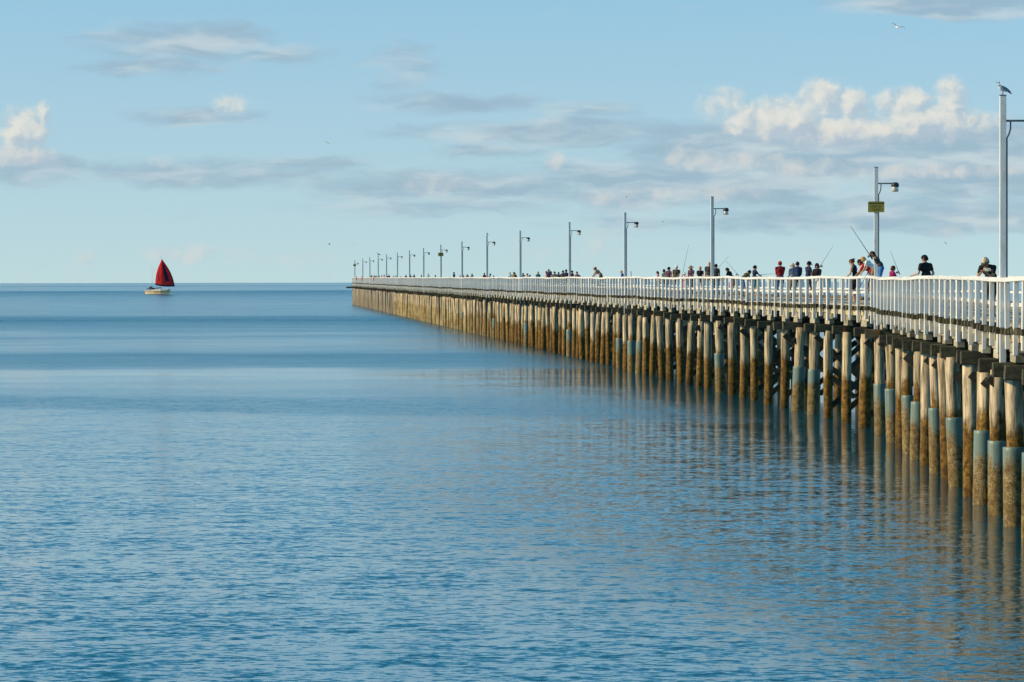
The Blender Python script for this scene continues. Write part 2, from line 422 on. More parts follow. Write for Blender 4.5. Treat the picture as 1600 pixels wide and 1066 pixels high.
# ------------------------------------------------------------------ pier layout: near edge runs from the shore to a bend, then out to sea
PA, PB, PC = Vector((10.40, 86.8)), Vector((12.14, 136.6)), Vector((-30.8, 794.9))
D1 = (PB - PA).normalized(); D2 = (PC - PB).normalized()
S_END = (PC - PB).length
S_START = -84.0
WIDTH = 5.4
RAIL = EYE                                                    # top of the rail stands at the eye's height
def frame(s):
    w = min(1.0, max(0.0, (s + 2.0) / 4.0))
    d = (D1 * (1 - w) + D2 * w).normalized()
    p = PB + (D1 if s < 0 else D2) * s
    return p, d, Vector((d.y, -d.x))
def zo(s):
    return .020 * math.sin(s * .16 + .6) + .014 * math.sin(s * .45 + 2.0) + .010 * math.sin(s * 1.1)
def pt(s, t, z=0.0):
    p, d, n = frame(s); q = p + n * t
    return Vector((q.x, q.y, z))
def mtx(s, t, z, tilt=(0, 0, 0), sc=(1, 1, 1)):
    p, d, n = frame(s); q = p + n * t
    m3 = Matrix(((n.x, d.x, 0), (n.y, d.y, 0), (0, 0, 1))).to_4x4()
    from_tilt = Matrix.Rotation(tilt[2], 4, 'Z') @ Matrix.Rotation(tilt[1], 4, 'Y') @ Matrix.Rotation(tilt[0], 4, 'X')
    return Matrix.Translation((q.x, q.y, z)) @ m3 @ from_tilt @ Matrix.Diagonal((sc[0], sc[1], sc[2], 1))
def px_of(q): return 800 + FPX * q.x / q.y
def s_at(px, t=0.0):
    lo, hi = S_START, S_END
    for _ in range(50):
        mid = (lo + hi) / 2
        if px_of(pt(mid, t)) > px: lo = mid
        else: hi = mid
    return (lo + hi) / 2
def eye_y(px): return 433.3 + (800 - px) * .0018
def z_at(px, py, dist): return EYE - (py - eye_y(px)) * dist / FPX

pier = empty('timber_pier', (PB.x, PB.y, 0))
tag(pier, 'long white-railed timber pier on weathered piles, bending and running out to sea', 'pier')
PINV = Matrix.Translation((-PB.x, -PB.y, 0))

def pieces(kind, base, specs, mat, rest_name, limit=300, after=None):
    """specs: list of (matrix, variant, colour). The nearest become parts of their own, the rest one joined part."""
    if not isinstance(base, list): base = [base]
    order = sorted(specs, key=lambda q: q[0].translation.y)
    meshes = []
    for vf in base:
        me = bpy.data.meshes.new(kind)
        me.from_pydata([tuple(v) for v in vf[0]], [], [tuple(f) for f in vf[1]])
        me.materials.append(MATS[mat]); me.update()
        if len(vf) > 2: me.polygons.foreach_set('use_smooth', [True] * len(me.polygons))
        meshes.append(me)
    out = []
    for q in order[:limit]:
        o = bpy.data.objects.new(kind, meshes[q[1] % len(meshes)]); COL.objects.link(o)
        o.parent = pier; o.matrix_local = PINV @ q[0]
        if q[2] is not None: o.color = q[2]
        out.append(o)
    if len(order) > limit:
        mb = MB()
        for q in order[limit:]: mb.add(base[q[1] % len(base)], 0, PINV @ q[0])
        o = mb.build(rest_name, mat, pier, smooth=len(base[0]) > 2)
        o.color = (.92, .9, .86, 1); tag(o, kind='stuff')
    return out

# bents: one row of three piles across the pier each
near_px = [1585, 1559, 1535, 1518, 1494, 1477, 1467, 1447, 1434, 1421, 1410, 1397, 1377, 1351, 1323, 1294, 1271, 1244, 1225, 1202, 1180, 1160, 1144.5, 1126, 1106.5, 1092, 1077, 1064, 1048, 1034, 1020.6, 1008.5]
sleeved = {1585, 1559, 1535, 1494, 1467, 1434, 1421, 1397, 1377, 1271, 1244, 1126}
bents = []
s0 = s_at(near_px[0], -.05)
k = s0 - 3.7
while k > S_START + 1: bents.insert(0, (k, random.random() < .4)); k -= 3.75
for p_ in near_px: bents.append((s_at(p_, -.05), p_ in sleeved))
k = bents[-1][0] + 3.62
while k < S_END - .5:
    bents.append((k + random.uniform(-.25, .25), random.random() < (.14 if k < 130 else .05))); k += 3.62

# piles
def pile_shape(seed):
    rr = random.Random(seed)
    rings, sides = 11, 14
    vs_, fs_ = [], []
    ph = [rr.uniform(0, 6.28) for _ in range(6)]
    ben = rr.uniform(-.05, .05), rr.uniform(-.03, .03)
    for i in range(rings):
        t = i / (rings - 1); z = -1.6 + t * 4.75
        r0 = .178 + .02 * (1 - t) + .006 * math.sin(t * 9 + ph[0])
        cx = ben[0] * math.sin(t * 3.1) + .008 * math.sin(t * 11 + ph[1]); cy = ben[1] * math.sin(t * 3.1 + .5)
        for k_ in range(sides):
            a = 2 * math.pi * k_ / sides
            r = r0 * (1 + .05 * math.sin(2 * a + ph[2]) + .035 * math.sin(3 * a + ph[3] + t * 2) + rr.uniform(-.025, .025))
            vs_.append(Vector((cx + r * math.cos(a), cy + r * math.sin(a), z)))
    for i in range(rings - 1):
        for k_ in range(sides):
            k2 = (k_ + 1) % sides
            fs_.append((i * sides + k_, i * sides + k2, (i + 1) * sides + k2, (i + 1) * sides + k_))
    fs_.append(tuple(range(sides))[::-1]); fs_.append(tuple((rings - 1) * sides + k_ for k_ in range(sides)))
    return vs_, fs_, True
pile_base = [pile_shape(i) for i in range(9)]
specs, grey_specs, sleeves = [], [], []
for i, (s, slv) in enumerate(bents):
    for row, t in enumerate((-.05, 2.7, 5.45)):
        if row and s < -70: continue
        if row == 1 and i % 2: continue
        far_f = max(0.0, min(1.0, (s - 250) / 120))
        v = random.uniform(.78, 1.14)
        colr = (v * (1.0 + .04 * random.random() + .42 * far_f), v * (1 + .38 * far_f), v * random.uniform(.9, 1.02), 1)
        m_ = mtx(s + random.uniform(-.06, .06), t + random.uniform(-.05, .05), random.uniform(-.04, .02),
                 (R(random.uniform(-1.5, 1.5)), R(random.uniform(-2.0, 1.6) - (1.2 if row == 0 else 0) * random.random()), random.uniform(0, 6.28)))
        m_ = m_ @ Matrix.Diagonal((random.uniform(.86, 1.08),) * 2 + (1, 1))
        if row == 0 and s > s_at(618): grey_specs.append((m_, i, (v * .72, v * .70, v * .70, 1)))
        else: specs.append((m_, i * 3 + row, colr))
        if row == 0 and slv: sleeves.append(m_)
# the front row must all be parts: sort key keeps near rear piles last
front = [q for q in specs if q[0].translation.y]
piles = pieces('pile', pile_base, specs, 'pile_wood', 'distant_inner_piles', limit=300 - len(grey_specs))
pieces('pile', pile_base, grey_specs, 'old_grey_pile_wood', 'x')
# plastic sleeves clasp their piles
def sleeve_shape():
    vs_, fs_ = [], []
    sides = 20
    for z, r in ((-1.4, .225), (1.60, .225), (1.68, .225), (1.69, .215), (1.66, .15)):
        for k_ in range(sides):
            a = 2 * math.pi * k_ / sides
            vs_.append(Vector((r * math.cos(a), r * math.sin(a), z)))
    for i in range(4):
        for k_ in range(sides):
            k2 = (k_ + 1) % sides
            fs_.append((i * sides + k_, i * sides + k2, (i + 1) * sides + k2, (i + 1) * sides + k_))
    return vs_, fs_
slm = bpy.data.meshes.new('sleeve'); sv_, sf_ = sleeve_shape()
slm.from_pydata([tuple(v) for v in sv_], [], sf_); slm.materials.append(MATS['sleeve_plastic'])
slm.polygons.foreach_set('use_smooth', [True] * len(slm.polygons))
bpy.context.view_layer.update()
for m_ in sleeves:
    host = min(piles, key=lambda o: (o.matrix_local.translation - (PINV @ m_).translation).length)
    if (host.matrix_local.translation - (PINV @ m_).translation).length > .01: continue
    o = bpy.data.objects.new('sleeve', slm); COL.objects.link(o); o.parent = host
    o.matrix_local = Matrix.Translation((random.uniform(-.01, .01), 0, random.uniform(-.06, .08)))
    o['label'] = 'aqua plastic sleeve round the foot of the pile'

# pile caps (cross beams)
CAPZ = RAIL - 1.875
capb = [bbox(6.45, .30, .29, .015, .008, i) for i in range(4)]
specs = []
cap_info = []
for i, (s, slv) in enumerate(bents):
    jt = random.uniform(-.10, .08); jz = random.uniform(-.03, .02)
    last = i == len(bents) - 1
    m_ = mtx(s, 2.75 + jt - (.9 if last else 0), CAPZ + jz + zo(s), (0, R(random.uniform(-.5, .5)), R(random.uniform(-1.5, 1.5))))
    specs.append((m_, i, None)); cap_info.append((s, jt, jz))
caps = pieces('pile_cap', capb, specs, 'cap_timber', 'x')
bolt_me = bpy.data.meshes.new('bolt'); bv = tube([(0, 0, 0), (0, -.035, 0)], .045, 6); bw = tube([(0, .0, 0), (0, -.012, 0)], .075, 10)
mb = MB().add(bv).add(bw); bolt_me.from_pydata([tuple(v) for v in mb.v], [], mb.f); bolt_me.materials.append(MATS['rust'])
for o in caps[:44]:
    if random.random() < .55:
        b = bpy.data.objects.new('bolt', bolt_me); COL.objects.link(b); b.parent = o
        b.location = (-2.75 + random.uniform(-.15, .12), -.152, random.uniform(-.05, .07))

# diagonal braces in the plane of each bent
braceb = [bbox(3.7, .075, .20, .01, .006, i) for i in range(3)]
specs = []
for i, (s, slv) in enumerate(bents):
    if s < -70: continue
    ang = R(40)
    has = random.random()
    lay = []
    if (has < .85 and s < 90) or has < .3:
        dt = .12 if s < 60 else .45
        lay.append((1.15 + dt, 1, -.215)); lay.append((3.95 + dt, 1, -.215))
    if has > .18:
        lay.append((1.35, -1, .215)); lay.append((4.15, -1, .215))
    for (tc, sg, off) in lay:
        zc = RAIL - 2.16 - 1.24 + random.uniform(-.16, .10) - (.18 if sg < 0 else 0)
        a = ang * sg * random.uniform(.92, 1.08)
        specs.append((mtx(s + off, tc + random.uniform(-.12, .12), zc, (0, a, 0)), i, None))
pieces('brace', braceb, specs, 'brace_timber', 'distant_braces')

# girders on stepped corbels
gird = bbox(.24, 3.64, .172, .012, .006, 1)
specs_f, specs_i, corb = [], [], []
bs = [b[0] for b in bents]
for i in range(len(bs) - 1):
    a, b = bs[i], bs[i + 1]; mid = (a + b) / 2
    for t in (.02, 1.8, 3.6, 5.38):
        q = (mtx(mid, t + random.uniform(-.012, .012), RAIL - 1.155 - .088 + zo(mid), (0, 0, 0), (1, (b - a + .004) / 3.64, 1)), 0, None)
        if t < .1: specs_f.append(q)
        elif t < 5 and mid > 260: continue
        else: specs_i.append(q)
pieces('girder', gird, specs_f, 'girder_timber', 'x')
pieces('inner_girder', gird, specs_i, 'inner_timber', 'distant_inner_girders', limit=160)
cb1 = [bbox(.20, 2.15, .196, .012, .008, i) for i in range(3)]
cb2 = [bbox(.19, 1.10, .196, .012, .008, i + 5) for i in range(3)]
sp1, sp2, sp3 = [], [], []
for i, s in enumerate(bs):
    for t in (.02, 2.7, 5.38):
        l = sp1 if t < .1 else sp3
        if t > .1 and s > 130: continue
        l.append((mtx(s + random.uniform(-.1, .1), t + random.uniform(-.02, .02), RAIL - 1.332 - .098 + zo(s), (0, 0, 0), (1, random.uniform(.9, 1.08), 1)), i, None))
        (sp2 if t < .1 else sp3).append((mtx(s + random.uniform(-.08, .08), t + random.uniform(-.02, .02), RAIL - 1.53 - .098 + zo(s), (0, 0, 0), (1, random.uniform(.85, 1.15), 1)), i, None))
pieces('upper_corbel', cb1, sp1, 'corbel_timber', 'x')
pieces('lower_corbel', cb2, sp2, 'corbel_timber', 'x')
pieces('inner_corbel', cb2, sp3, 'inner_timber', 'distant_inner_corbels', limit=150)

# sleepers under the deck, their ends sticking out past the rail
slb = [bbox(5.95, .23, .125, .01, .008, i) for i in range(4)]
specs = []
s = S_START
while s < S_END:
    specs.append((mtx(s, 2.7 + random.uniform(-.07, .05), RAIL - 1.09 + zo(s) + random.uniform(-.008, .008), (0, 0, R(random.uniform(-1, 1)))), random.randrange(4), None))
    s += .62 + random.uniform(-.05, .05)
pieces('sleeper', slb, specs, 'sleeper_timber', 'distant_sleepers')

# deck boards lie lengthwise
mb = MB()
s = S_START
while s < S_END:
    ln = 7.24
    e = min(s + ln, S_END + .3)
    if s < 0 < e: e = 0.001
    for j in range(21):
        t = .20 + j * .2505
        c_ = (s + e) / 2
        mb.add(bbox(.238, e - s - .012, .05, 0, .004, j + int(s)), 0, PINV @ mtx(c_, t, RAIL - 1.0 + zo(c_) + random.uniform(-.004, .004)))
    s = e
o = mb.build('deck_boards', 'deck_timber', pier); tag(o, kind='stuff')
# low kerb beam along the far side
mbk = [bbox(.16, 3.64, .12, .012, .006, i) for i in range(2)]
sp = []
for i in range(len(bs) - 1):
    mid = (bs[i] + bs[i + 1]) / 2
    sp.append((mtx(mid, 5.15, RAIL - .91 + zo(mid), (0, 0, 0), (1, (bs[i + 1] - bs[i] - .05) / 3.64, 1)), i, None))
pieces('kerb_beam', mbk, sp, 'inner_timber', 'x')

# railings on both sides
postb = [bbox(.105, .17, 1.38, .012, .003, i) for i in range(3)]
postl = [bbox(.105, .17, 1.50, .012, .003, i) for i in range(3)]
pn, pl = [], []
rails_top, rails_mid = [], []
for side, t in ((0, -.185), (1, 5.60)):
    s = S_START
    marks = []
    n_ = 0
    while s < S_END:
        marks.append(s)
        tl = (R(random.uniform(-.5, .5)), R(random.uniform(-.7, .7)), R(random.uniform(-3, 3)))
        (pl if n_ % 2 else pn).append((mtx(s, t, RAIL - .08 - (.75 if n_ % 2 else .69) + zo(s), tl), n_, None))
        s += 1.93 if s < 0 else 1.815; n_ += 1
    for i in range(0, len(marks) - 1):
        a, b = marks[i], marks[i + 1]
        if i % 2: continue
        b = marks[min(i + 2, len(marks) - 1)]
        mid = (a + b) / 2; sl = math.atan2(zo(b) - zo(a), b - a)
        zz_ = (zo(a) + zo(b)) / 2
        inner = .02 if side == 0 else -.02
        rails_top.append((mtx(mid, t + inner, RAIL - .045 + zz_, (sl, 0, 0), (1, (b - a + .003) / 3.63, 1)), i // 2, None))
        rails_mid.append((mtx(mid, t + (.085 if side == 0 else -.085), RAIL - .555 + zz_ + random.uniform(-.006, .006), (sl, 0, 0), (1, (b - a - .01) / 3.63, 1)), i // 2, None))
pieces('railing_post', postb, pn, 'white_paint', 'distant_railing_posts', limit=150)
pieces('long_railing_post', postl, pl, 'white_paint', 'distant_long_railing_posts', limit=150)
pieces('top_rail', [bbox(.17, 3.63, .095, .014, .004, i) for i in range(4)], rails_top, 'white_paint', 'distant_top_rails')
pieces('middle_rail', [bbox(.05, 3.63, .085, .008, .003, i) for i in range(4)], rails_mid, 'white_paint', 'distant_middle_rails')

# ------------------------------------------------------------------ lamp posts
ORD = ['first', 'second', 'third', 'fourth', 'fifth', 'sixth', 'seventh', 'eighth', 'ninth', 'tenth', 'eleventh', 'twelfth', 'thirteenth', 'fourteenth', 'fifteenth', 'sixteenth', 'seventeenth']
lamp_px = [(1567, 150), (1369, 262), (1113, 308), (977, 333), (890, 348), (813, 361), (761, 369), (722, 378), (689, 383), (662, 388), (640, 392), (621, 395), (604, 397.5), (591, 400), (578, 402.5), (567, 404.5), (554.5, 407)]
lamp_s = []
TL = -.15
for i, (lx, ly_) in enumerate(lamp_px):
    s = s_at(lx, TL); lamp_s.append(s)
    q = pt(s, TL); top = z_at(lx, ly_, q.y)
    base_z = RAIL - 2.0
    H = top - base_z
    p_, d_, n_ = frame(s)
    rz = math.atan2(n_.y, n_.x)
    t_ = empty('lamp_post', (q.x, q.y, base_z), rz)
    lab = {0: 'white square lamp post at the right edge with a gull standing on top',
           1: 'white square lamp post carrying a yellow-green sign at the pier bend',
           2: 'white lamp post rising amid the crowd, third lamp post from the right',
           16: 'farthest thin lamp post at the pier end, with a small green sign'}.get(i, 'white lamp post with side lantern, %s lamp post from the right' % ORD[i])
    tag(t_, lab, 'lamp post', 'lamp posts along the near rail of the pier')
    w = .132
    vf = bbox(w, w, H, .008)
    MB().add(vf, 0, Matrix.Translation((0, 0, H / 2))).build('pole', 'white_paint', t_)
    MB().add(bbox(w + .012, w + .012, .02, .003), 0, Matrix.Translation((0, 0, H + .01))).build('pole_cap', 'grey_steel', t_)
    az_ = H - .52
    MB().add(tube([(w / 2, 0, az_), (.53, 0, az_)], .022, 8)).build('bracket_arm', 'grey_steel', t_, True)
    MB().add(tube([(.16, 0, az_ - .01), (.16, 0, az_ - .16), (.13, 0, az_ - .27), (.085, 0, az_ - .36), (.085, 0, az_ - 1.2), (.085, 0, 1.2)], .017, 6)).build('cable_conduit', 'grey_steel', t_, True)
    sides = 16
    def lathe(prof):
        vs_, fs_ = [], []
        for (r, z) in prof:
            for k_ in range(sides):
                a = 2 * math.pi * k_ / sides
                vs_.append(Vector((.62 + r * .9 * math.cos(a), r * math.sin(a), az_ + z)))
        for q_ in range(len(prof) - 1):
            for k_ in range(sides):
                k2 = (k_ + 1) % sides
                fs_.append((q_ * sides + k_, (q_) * sides + k2, (q_ + 1) * sides + k2, (q_ + 1) * sides + k_))
        return vs_, fs_
    hd = MB().add(lathe([(.001, -.115), (.128, -.115), (.142, -.10), (.138, -.02), (.118, .015), (.06, .035), (.001, .035)])).build('lamp_head', 'dark_fitting', t_, True)
    MB().add(lathe([(.118, -.11), (.126, -.14), (.124, -.24), (.105, -.275), (.001, -.28)])).build('diffuser', 'lamp_diffuser', hd, True)

def make_sign(i, py0, py1, label):
    s = lamp_s[i]; q = pt(s, TL)
    z0, z1 = z_at(lamp_px[i][0], py1, q.y), z_at(lamp_px[i][0], py0, q.y)
    h = z1 - z0; w = h * 1.5
    p_, d_, n_ = frame(s)
    o = empty('sign', (q.x - d_.x * .085, q.y - d_.y * .085, (z0 + z1) / 2), math.atan2(n_.y, n_.x) - R(5))
    tag(o, label, 'sign')
    # plate with rounded corners
    pr = []
    for cx, cz, a0 in ((w / 2 - .04, h / 2 - .04, 0), (-w / 2 + .04, h / 2 - .04, 90), (-w / 2 + .04, -h / 2 + .04, 180), (w / 2 - .04, -h / 2 + .04, 270)):
        for k_ in range(5):
            a = R(a0 + k_ * 22.5); pr.append((cx + .04 * math.cos(a), cz + .04 * math.sin(a)))
    nn = len(pr)
    vv = [(x, -.004, z) for x, z in pr] + [(x, .004, z) for x, z in pr]
    ff = [tuple(range(nn))[::-1], tuple(range(nn, 2 * nn))] + [(k_, (k_ + 1) % nn, nn + (k_ + 1) % nn, nn + k_) for k_ in range(nn)]
    mesh_obj('plate', vv, ff, 'sign_yellow', o)
    # worn print: a heading line and rows of small words
    mb = MB(); rr = random.Random(3)
    rows = [(.33, .045, .9), (.14, .018, .55), (.02, .018, .7), (-.10, .018, .5), (-.22, .018, .66), (-.33, .018, .4)]
    for (fz, hh, fw) in rows:
        x = -w * fw / 2
        while x < w * fw / 2 - .02:
            l = rr.uniform(.018, .05)
            mb.add(bbox(l, .002, hh * h / .37, 0), 0, Matrix.Translation((x + l / 2, -.006, fz * h)))
            x += l + .014
    o2 = mb.build('print', 'sign_print', o); tag(o2, kind='stuff')
    for zz_ in (-.25, .25):
        MB().add(tube([(-.02, .004, 0), (-.02, .02, 0)], .02, 6), 0, Matrix.Translation((.02, 0, zz_ * h))).build('bracket', 'grey_steel', o)
make_sign(1, 315, 332, 'yellow-green sign with faded dark print on the lamp post at the bend')
make_sign(8, 395, 400.5, 'small yellow-green sign on the ninth lamp post from the right')
make_sign(16, 413, 416, 'tiny green sign on the farthest lamp post at the pier end')

# orange lifebuoys hung at the seaward end
for k_, (lx, lz) in enumerate(((557, .16), (566, .2), (584, .2))):
    q = pt(s_at(lx, -.36), -.36, RAIL - lz)
    vs_, fs_ = [], []
    for a in range(20):
        for b in range(8):
            th, ph = 2 * math.pi * a / 20, 2 * math.pi * b / 8
            r = .30 + .07 * math.cos(ph)
            vs_.append((.07 * math.sin(ph), r * math.cos(th), r * math.sin(th)))
    for a in range(20):
        for b in range(8):
            fs_.append((a * 8 + b, ((a + 1) % 20) * 8 + b, ((a + 1) % 20) * 8 + (b + 1) % 8, a * 8 + (b + 1) % 8))
    o = mesh_obj('lifebuoy', vs_, fs_, 'orange_plastic', None, True)
    o.location = q
    tag(o, 'orange ring on the white rail at the pier end, %s from the left' % ORD[k_], 'lifebuoy', 'orange rings at the pier end')
#PEOPLE
# ------------------------------------------------------------------ people
def shade(name, c, rough=.85):
    if name not in MATS:
        m, T = material(name)
        pos = T.n('ShaderNodeNewGeometry').outputs['Position']
        n = T.noise(pos, 22, 3, .6)
        finish(T, T.mix(T.step(n, .3, .7), C4(*[x * .78 for x in c]), C4(*[min(1, x * 1.15) for x in c])), rough, .2)
    return name
SKIN = {'fair': (.52, .31, .21), 'tan': (.36, .19, .105), 'brown': (.20, .10, .055)}
for k_, v_ in SKIN.items(): shade('skin_' + k_, v_, .6)
shade('eye_dark', (.02, .015, .012), .3); shade('mouth_red', (.30, .08, .06), .6)
PAL = {'black': (.014, .014, .017), 'white': (.72, .72, .70), 'navy': (.018, .028, .07), 'red': (.55, .018, .02), 'maroon': (.22, .012, .02), 'magenta': (.30, .012, .10),
       'plaid': (.10, .13, .21), 'khaki': (.27, .20, .11), 'jeans': (.07, .12, .22), 'olive': (.085, .07, .04), 'pink': (.62, .25, .30), 'cream': (.60, .50, .36),
       'blue': (.05, .16, .42), 'teal': (.03, .16, .16), 'purple': (.11, .05, .085), 'charcoal': (.045, .043, .045), 'orange': (.55, .16, .06), 'grey': (.25, .25, .26),
       'hair_dark': (.014, .009, .006), 'hair_brown': (.075, .030, .012), 'hair_blond': (.50, .27, .075), 'hair_grey': (.33, .31, .28), 'beige': (.58, .45, .30), 'lens': (.02, .02, .02)}
for k_, v_ in PAL.items(): shade('cloth_' + k_ if not k_.startswith('hair') else k_, v_)
m, T = material('cloth_by_object')
inf = T.n('ShaderNodeObjectInfo'); finish(T, inf.outputs['Color'], .85, .2)
m, T = material('cloth_check')
pos = T.n('ShaderNodeNewGeometry').outputs['Position']
ck = T.n('ShaderNodeTexChecker', {'Vector': pos, 'Scale': 14.0, 'Color1': C4(.10, .14, .24), 'Color2': C4(.26, .25, .27)})
finish(T, ck.outputs[0], .85, .2)

def ico_pts(c, r, n=40):
    """points on an ellipsoid"""
    out = []
    for i in range(n):
        y = 1 - 2 * (i + .5) / n; rr = math.sqrt(1 - y * y); a = i * 2.399963
        out.append(Vector((c[0] + r[0] * rr * math.cos(a), c[1] + r[1] * rr * math.sin(a), c[2] + r[2] * y)))
    return out
def hull_vf(pts):
    bm = bmesh.new()
    for p in pts: bm.verts.new(p)
    res = bmesh.ops.convex_hull(bm, input=bm.verts[:])
    loose = [v for v in bm.verts if not v.link_faces]
    bmesh.ops.delete(bm, geom=loose, context='VERTS')
    bm.verts.index_update()
    vf = [v.co.copy() for v in bm.verts], [[v.index for v in f.verts] for f in bm.faces]
    bm.free()
    return vf
def ik(a, b, l1, l2, pole):
    """middle joint of a two-bone limb from a to b, bending towards pole; returns (mid, end)"""
    d = b - a; L = d.length
    if L > (l1 + l2) * .995: b = a + d * ((l1 + l2) * .995 / L); d = b - a; L = d.length
    x = (l1 * l1 - l2 * l2 + L * L) / (2 * L); h = math.sqrt(max(0, l1 * l1 - x * x))
    u = d.normalized(); p = pole - u * pole.dot(u)
    p = p.normalized() if p.length > 1e-4 else Vector((0, 1, 0))
    return a + u * x + p * h, b
def rx(v, a, piv):
    w = v - piv
    return piv + Vector((w.x, w.y * math.cos(a) + w.z * math.sin(a), -w.y * math.sin(a) + w.z * math.cos(a)))
def rzv(v, a, piv):
    w = v - piv
    return piv + Vector((w.x * math.cos(a) - w.y * math.sin(a), w.x * math.sin(a) + w.y * math.cos(a), w.z))

def person_mesh(sp, voxel=.016, fine=True):
    """one continuous body, facing +y, standing on z=0; returns mesh, head centre, head matrix"""
    H = sp.get('h', 1.72); k = H / 1.75
    lean, hp, hy = R(sp.get('lean', 2)), R(sp.get('nod', 5)), R(sp.get('turn', 0))
    wide = sp.get('wide', 1.0)
    drop = sp.get('drop', 0.0)
    pel = Vector((0, sp.get('hipy', 0), .95 * k - drop))
    def up(v, f=1.0): return rx(v, lean * f, pel)
    waist = up(Vector((0, pel.y, pel.z + .14 * k)), .5); chest = up(Vector((0, pel.y + .005, pel.z + .36 * k)), .9)
    neck = up(Vector((0, pel.y, pel.z + .53 * k)))
    hc0 = up(Vector((0, pel.y + .02 * k, pel.z + .668 * k)))
    hc = neck + (hc0 - neck)
    hc = rx(hc, hp * .5, neck)
    prims = []          # (p0, p1, r0, r1, ell, tag)
    cl = .010
    top = sp.get('top', 'shirt')
    T_ = 'shirt' if top != 'none' else 'skin'
    prims.append(('e', pel, (.170 * k * wide, .125 * k * wide, .135 * k), 'pants'))
    prims.append(('e', waist, (.155 * k * wide, .115 * k * wide, .16 * k), T_))
    prims.append(('e', chest, (.178 * k * wide, .122 * k * wide, .175 * k), T_))
    shz = pel.z + .462 * k
    shl, shr = up(Vector((-.165 * k * wide, pel.y, shz))), up(Vector((.165 * k * wide, pel.y, shz)))
    for q_ in (shl, shr): prims.append(('c', q_, neck - (neck - chest) * .12, .064 * k, .060 * k, T_))
    prims.append(('c', neck - (neck - chest) * .15, hc, .058 * k, .052 * k, 'skin'))
    # head and face built upright, then turned
    face = []
    def hd(v): return rzv(rx(hc + Vector(v) * k * 1.06, lean * .35 + hp, hc), hy, hc)
    prims.append(('e', hc, (.084 * k, .102 * k, .118 * k), 'skin'))
    prims.append(('c', hd((0, .03, -.05)), hd((0, .055, -.085)), .052 * k, .036 * k, 'skin'))
    prims.append(('c', hd((0, .085, .012)), hd((0, .112, -.022)), .011 * k, .016 * k, 'skin'))
    for sg in (-1, 1): prims.append(('c', hd((sg * .078, 0, -.005)), hd((sg * .086, -.012, .018)), .014 * k, .012 * k, 'skin'))
    if sp.get('bust'):
        for sg in (-1, 1): prims.append(('e', chest + Vector((sg * .07 * k, .095 * k, -.01)), (.062 * k, .055 * k, .06 * k), T_))
    # legs
    feet = sp.get('feet', ((-.11, .0), (.11, .04)))
    lp = sp.get('pants', 'long')
    for sg, (fx, fy) in zip((-1, 1), feet):
        hip = Vector((sg * .088 * k * wide, pel.y, pel.z - .03 * k))
        ank = Vector((fx * k, fy * k, .085 * k))
        knee, ank = ik(hip, ank, .43 * k, .42 * k, Vector((sg * .15, 1, 0)))
        th = .012 if lp in ('long', 'short', 'skirt') else 0
        prims.append(('c', hip, hip.lerp(knee, .55), (.088 + th) * k * wide, (.070 + th) * k * wide, 'pants'))
        prims.append(('c', hip.lerp(knee, .55), knee, .068 * k, .056 * k, 'pants' if lp in ('long', 'short', 'skirt') else 'skin'))
        prims.append(('c', knee, knee.lerp(ank, .35), .056 * k, .058 * k, 'pants' if lp == 'long' else 'skin'))
        prims.append(('c', knee.lerp(ank, .35), ank, .056 * k, (.046 if lp == 'long' else .038) * k, 'pants' if lp == 'long' else 'skin'))
        toe = ank + Vector((sg * .03, .16, -.052)) * k
        heel = ank + Vector((0, -.04, -.045)) * k
        ft = 'skin' if sp.get('bare') else 'shoe'
        prims.append(('c', heel, toe, .040 * k, .032 * k, ft)); prims.append(('c', ank, heel.lerp(toe, .35), .042 * k, .034 * k, ft))
    # arms
    sl = sp.get('sleeve', 'short')
    hands = []
    arms = sp.get('hands', ('down', 'down'))
    for sg, shp, tgt in ((-1, shl, arms[0]), (1, shr, arms[1])):
        if tgt == 'down': tg = Vector((sg * .24, .08, .80)) * k
        elif tgt == 'front': tg = Vector((sg * .10, .34, 1.08)) * k
        elif tgt == 'hip': tg = Vector((sg * .22, .06, 1.02)) * k
        elif tgt == 'face': tg = Vector((sg * .05, .30, 1.42)) * k
        else: tg = Vector(tgt) * k
        pole = Vector((sg * (1.0 if sp.get('flare') else .30), -.7, -.9)) if tgt != 'hip' else Vector((sg * 1.2, -.8, 0))
        elb, wri = ik(shp, tg, .29 * k, .255 * k, pole)
        u = shp.lerp(elb, .55)
        prims.append(('c', shp, u, (.056 + (cl if sl != 'none' else 0)) * k * wide, (.050 + (cl if sl != 'none' else 0)) * k, 'shirt' if sl != 'none' and T_ == 'shirt' else 'skin'))
        prims.append(('c', u, elb, .047 * k, .041 * k, 'shirt' if sl == 'long' else 'skin'))
        prims.append(('c', elb, wri, .042 * k, .029 * k, 'shirt' if sl == 'long' else 'skin'))
        dr = (wri - elb).normalized()
        pal = wri + dr * .055 * k
        prims.append(('c', wri, pal + dr * .02 * k, .028 * k, .032 * k, 'skin'))
        hands.append((pal + dr * .02 * k, dr, sg))
    if lp == 'skirt':
        prims.append(('c', pel, Vector((0, pel.y, pel.z - .32 * k)), .15 * k, .17 * k, 'pants'))
    # union -> one continuous surface
    mb = MB()
    for q in prims:
        if q[0] == 'e':
            pts = ico_pts((0, 0, 0), q[2], 60)
            if q[1] is hc: pts = [hd(p / k / 1.06) for p in pts]
            else:
                f = lean * (.0 if q[1] is pel else .8)
                pts = [rx(p, f, Vector((0, 0, 0))) + q[1] for p in pts]
            mb.add(hull_vf(pts))
        else:
            mb.add(hull_vf(ico_pts(q[1], (q[3],) * 3, 26) + ico_pts(q[2], (q[4],) * 3, 26)))
    tmp = mesh_obj('tmp', mb.v, mb.f)
    md = tmp.modifiers.new('r', 'REMESH'); md.mode = 'VOXEL'; md.voxel_size = voxel * k
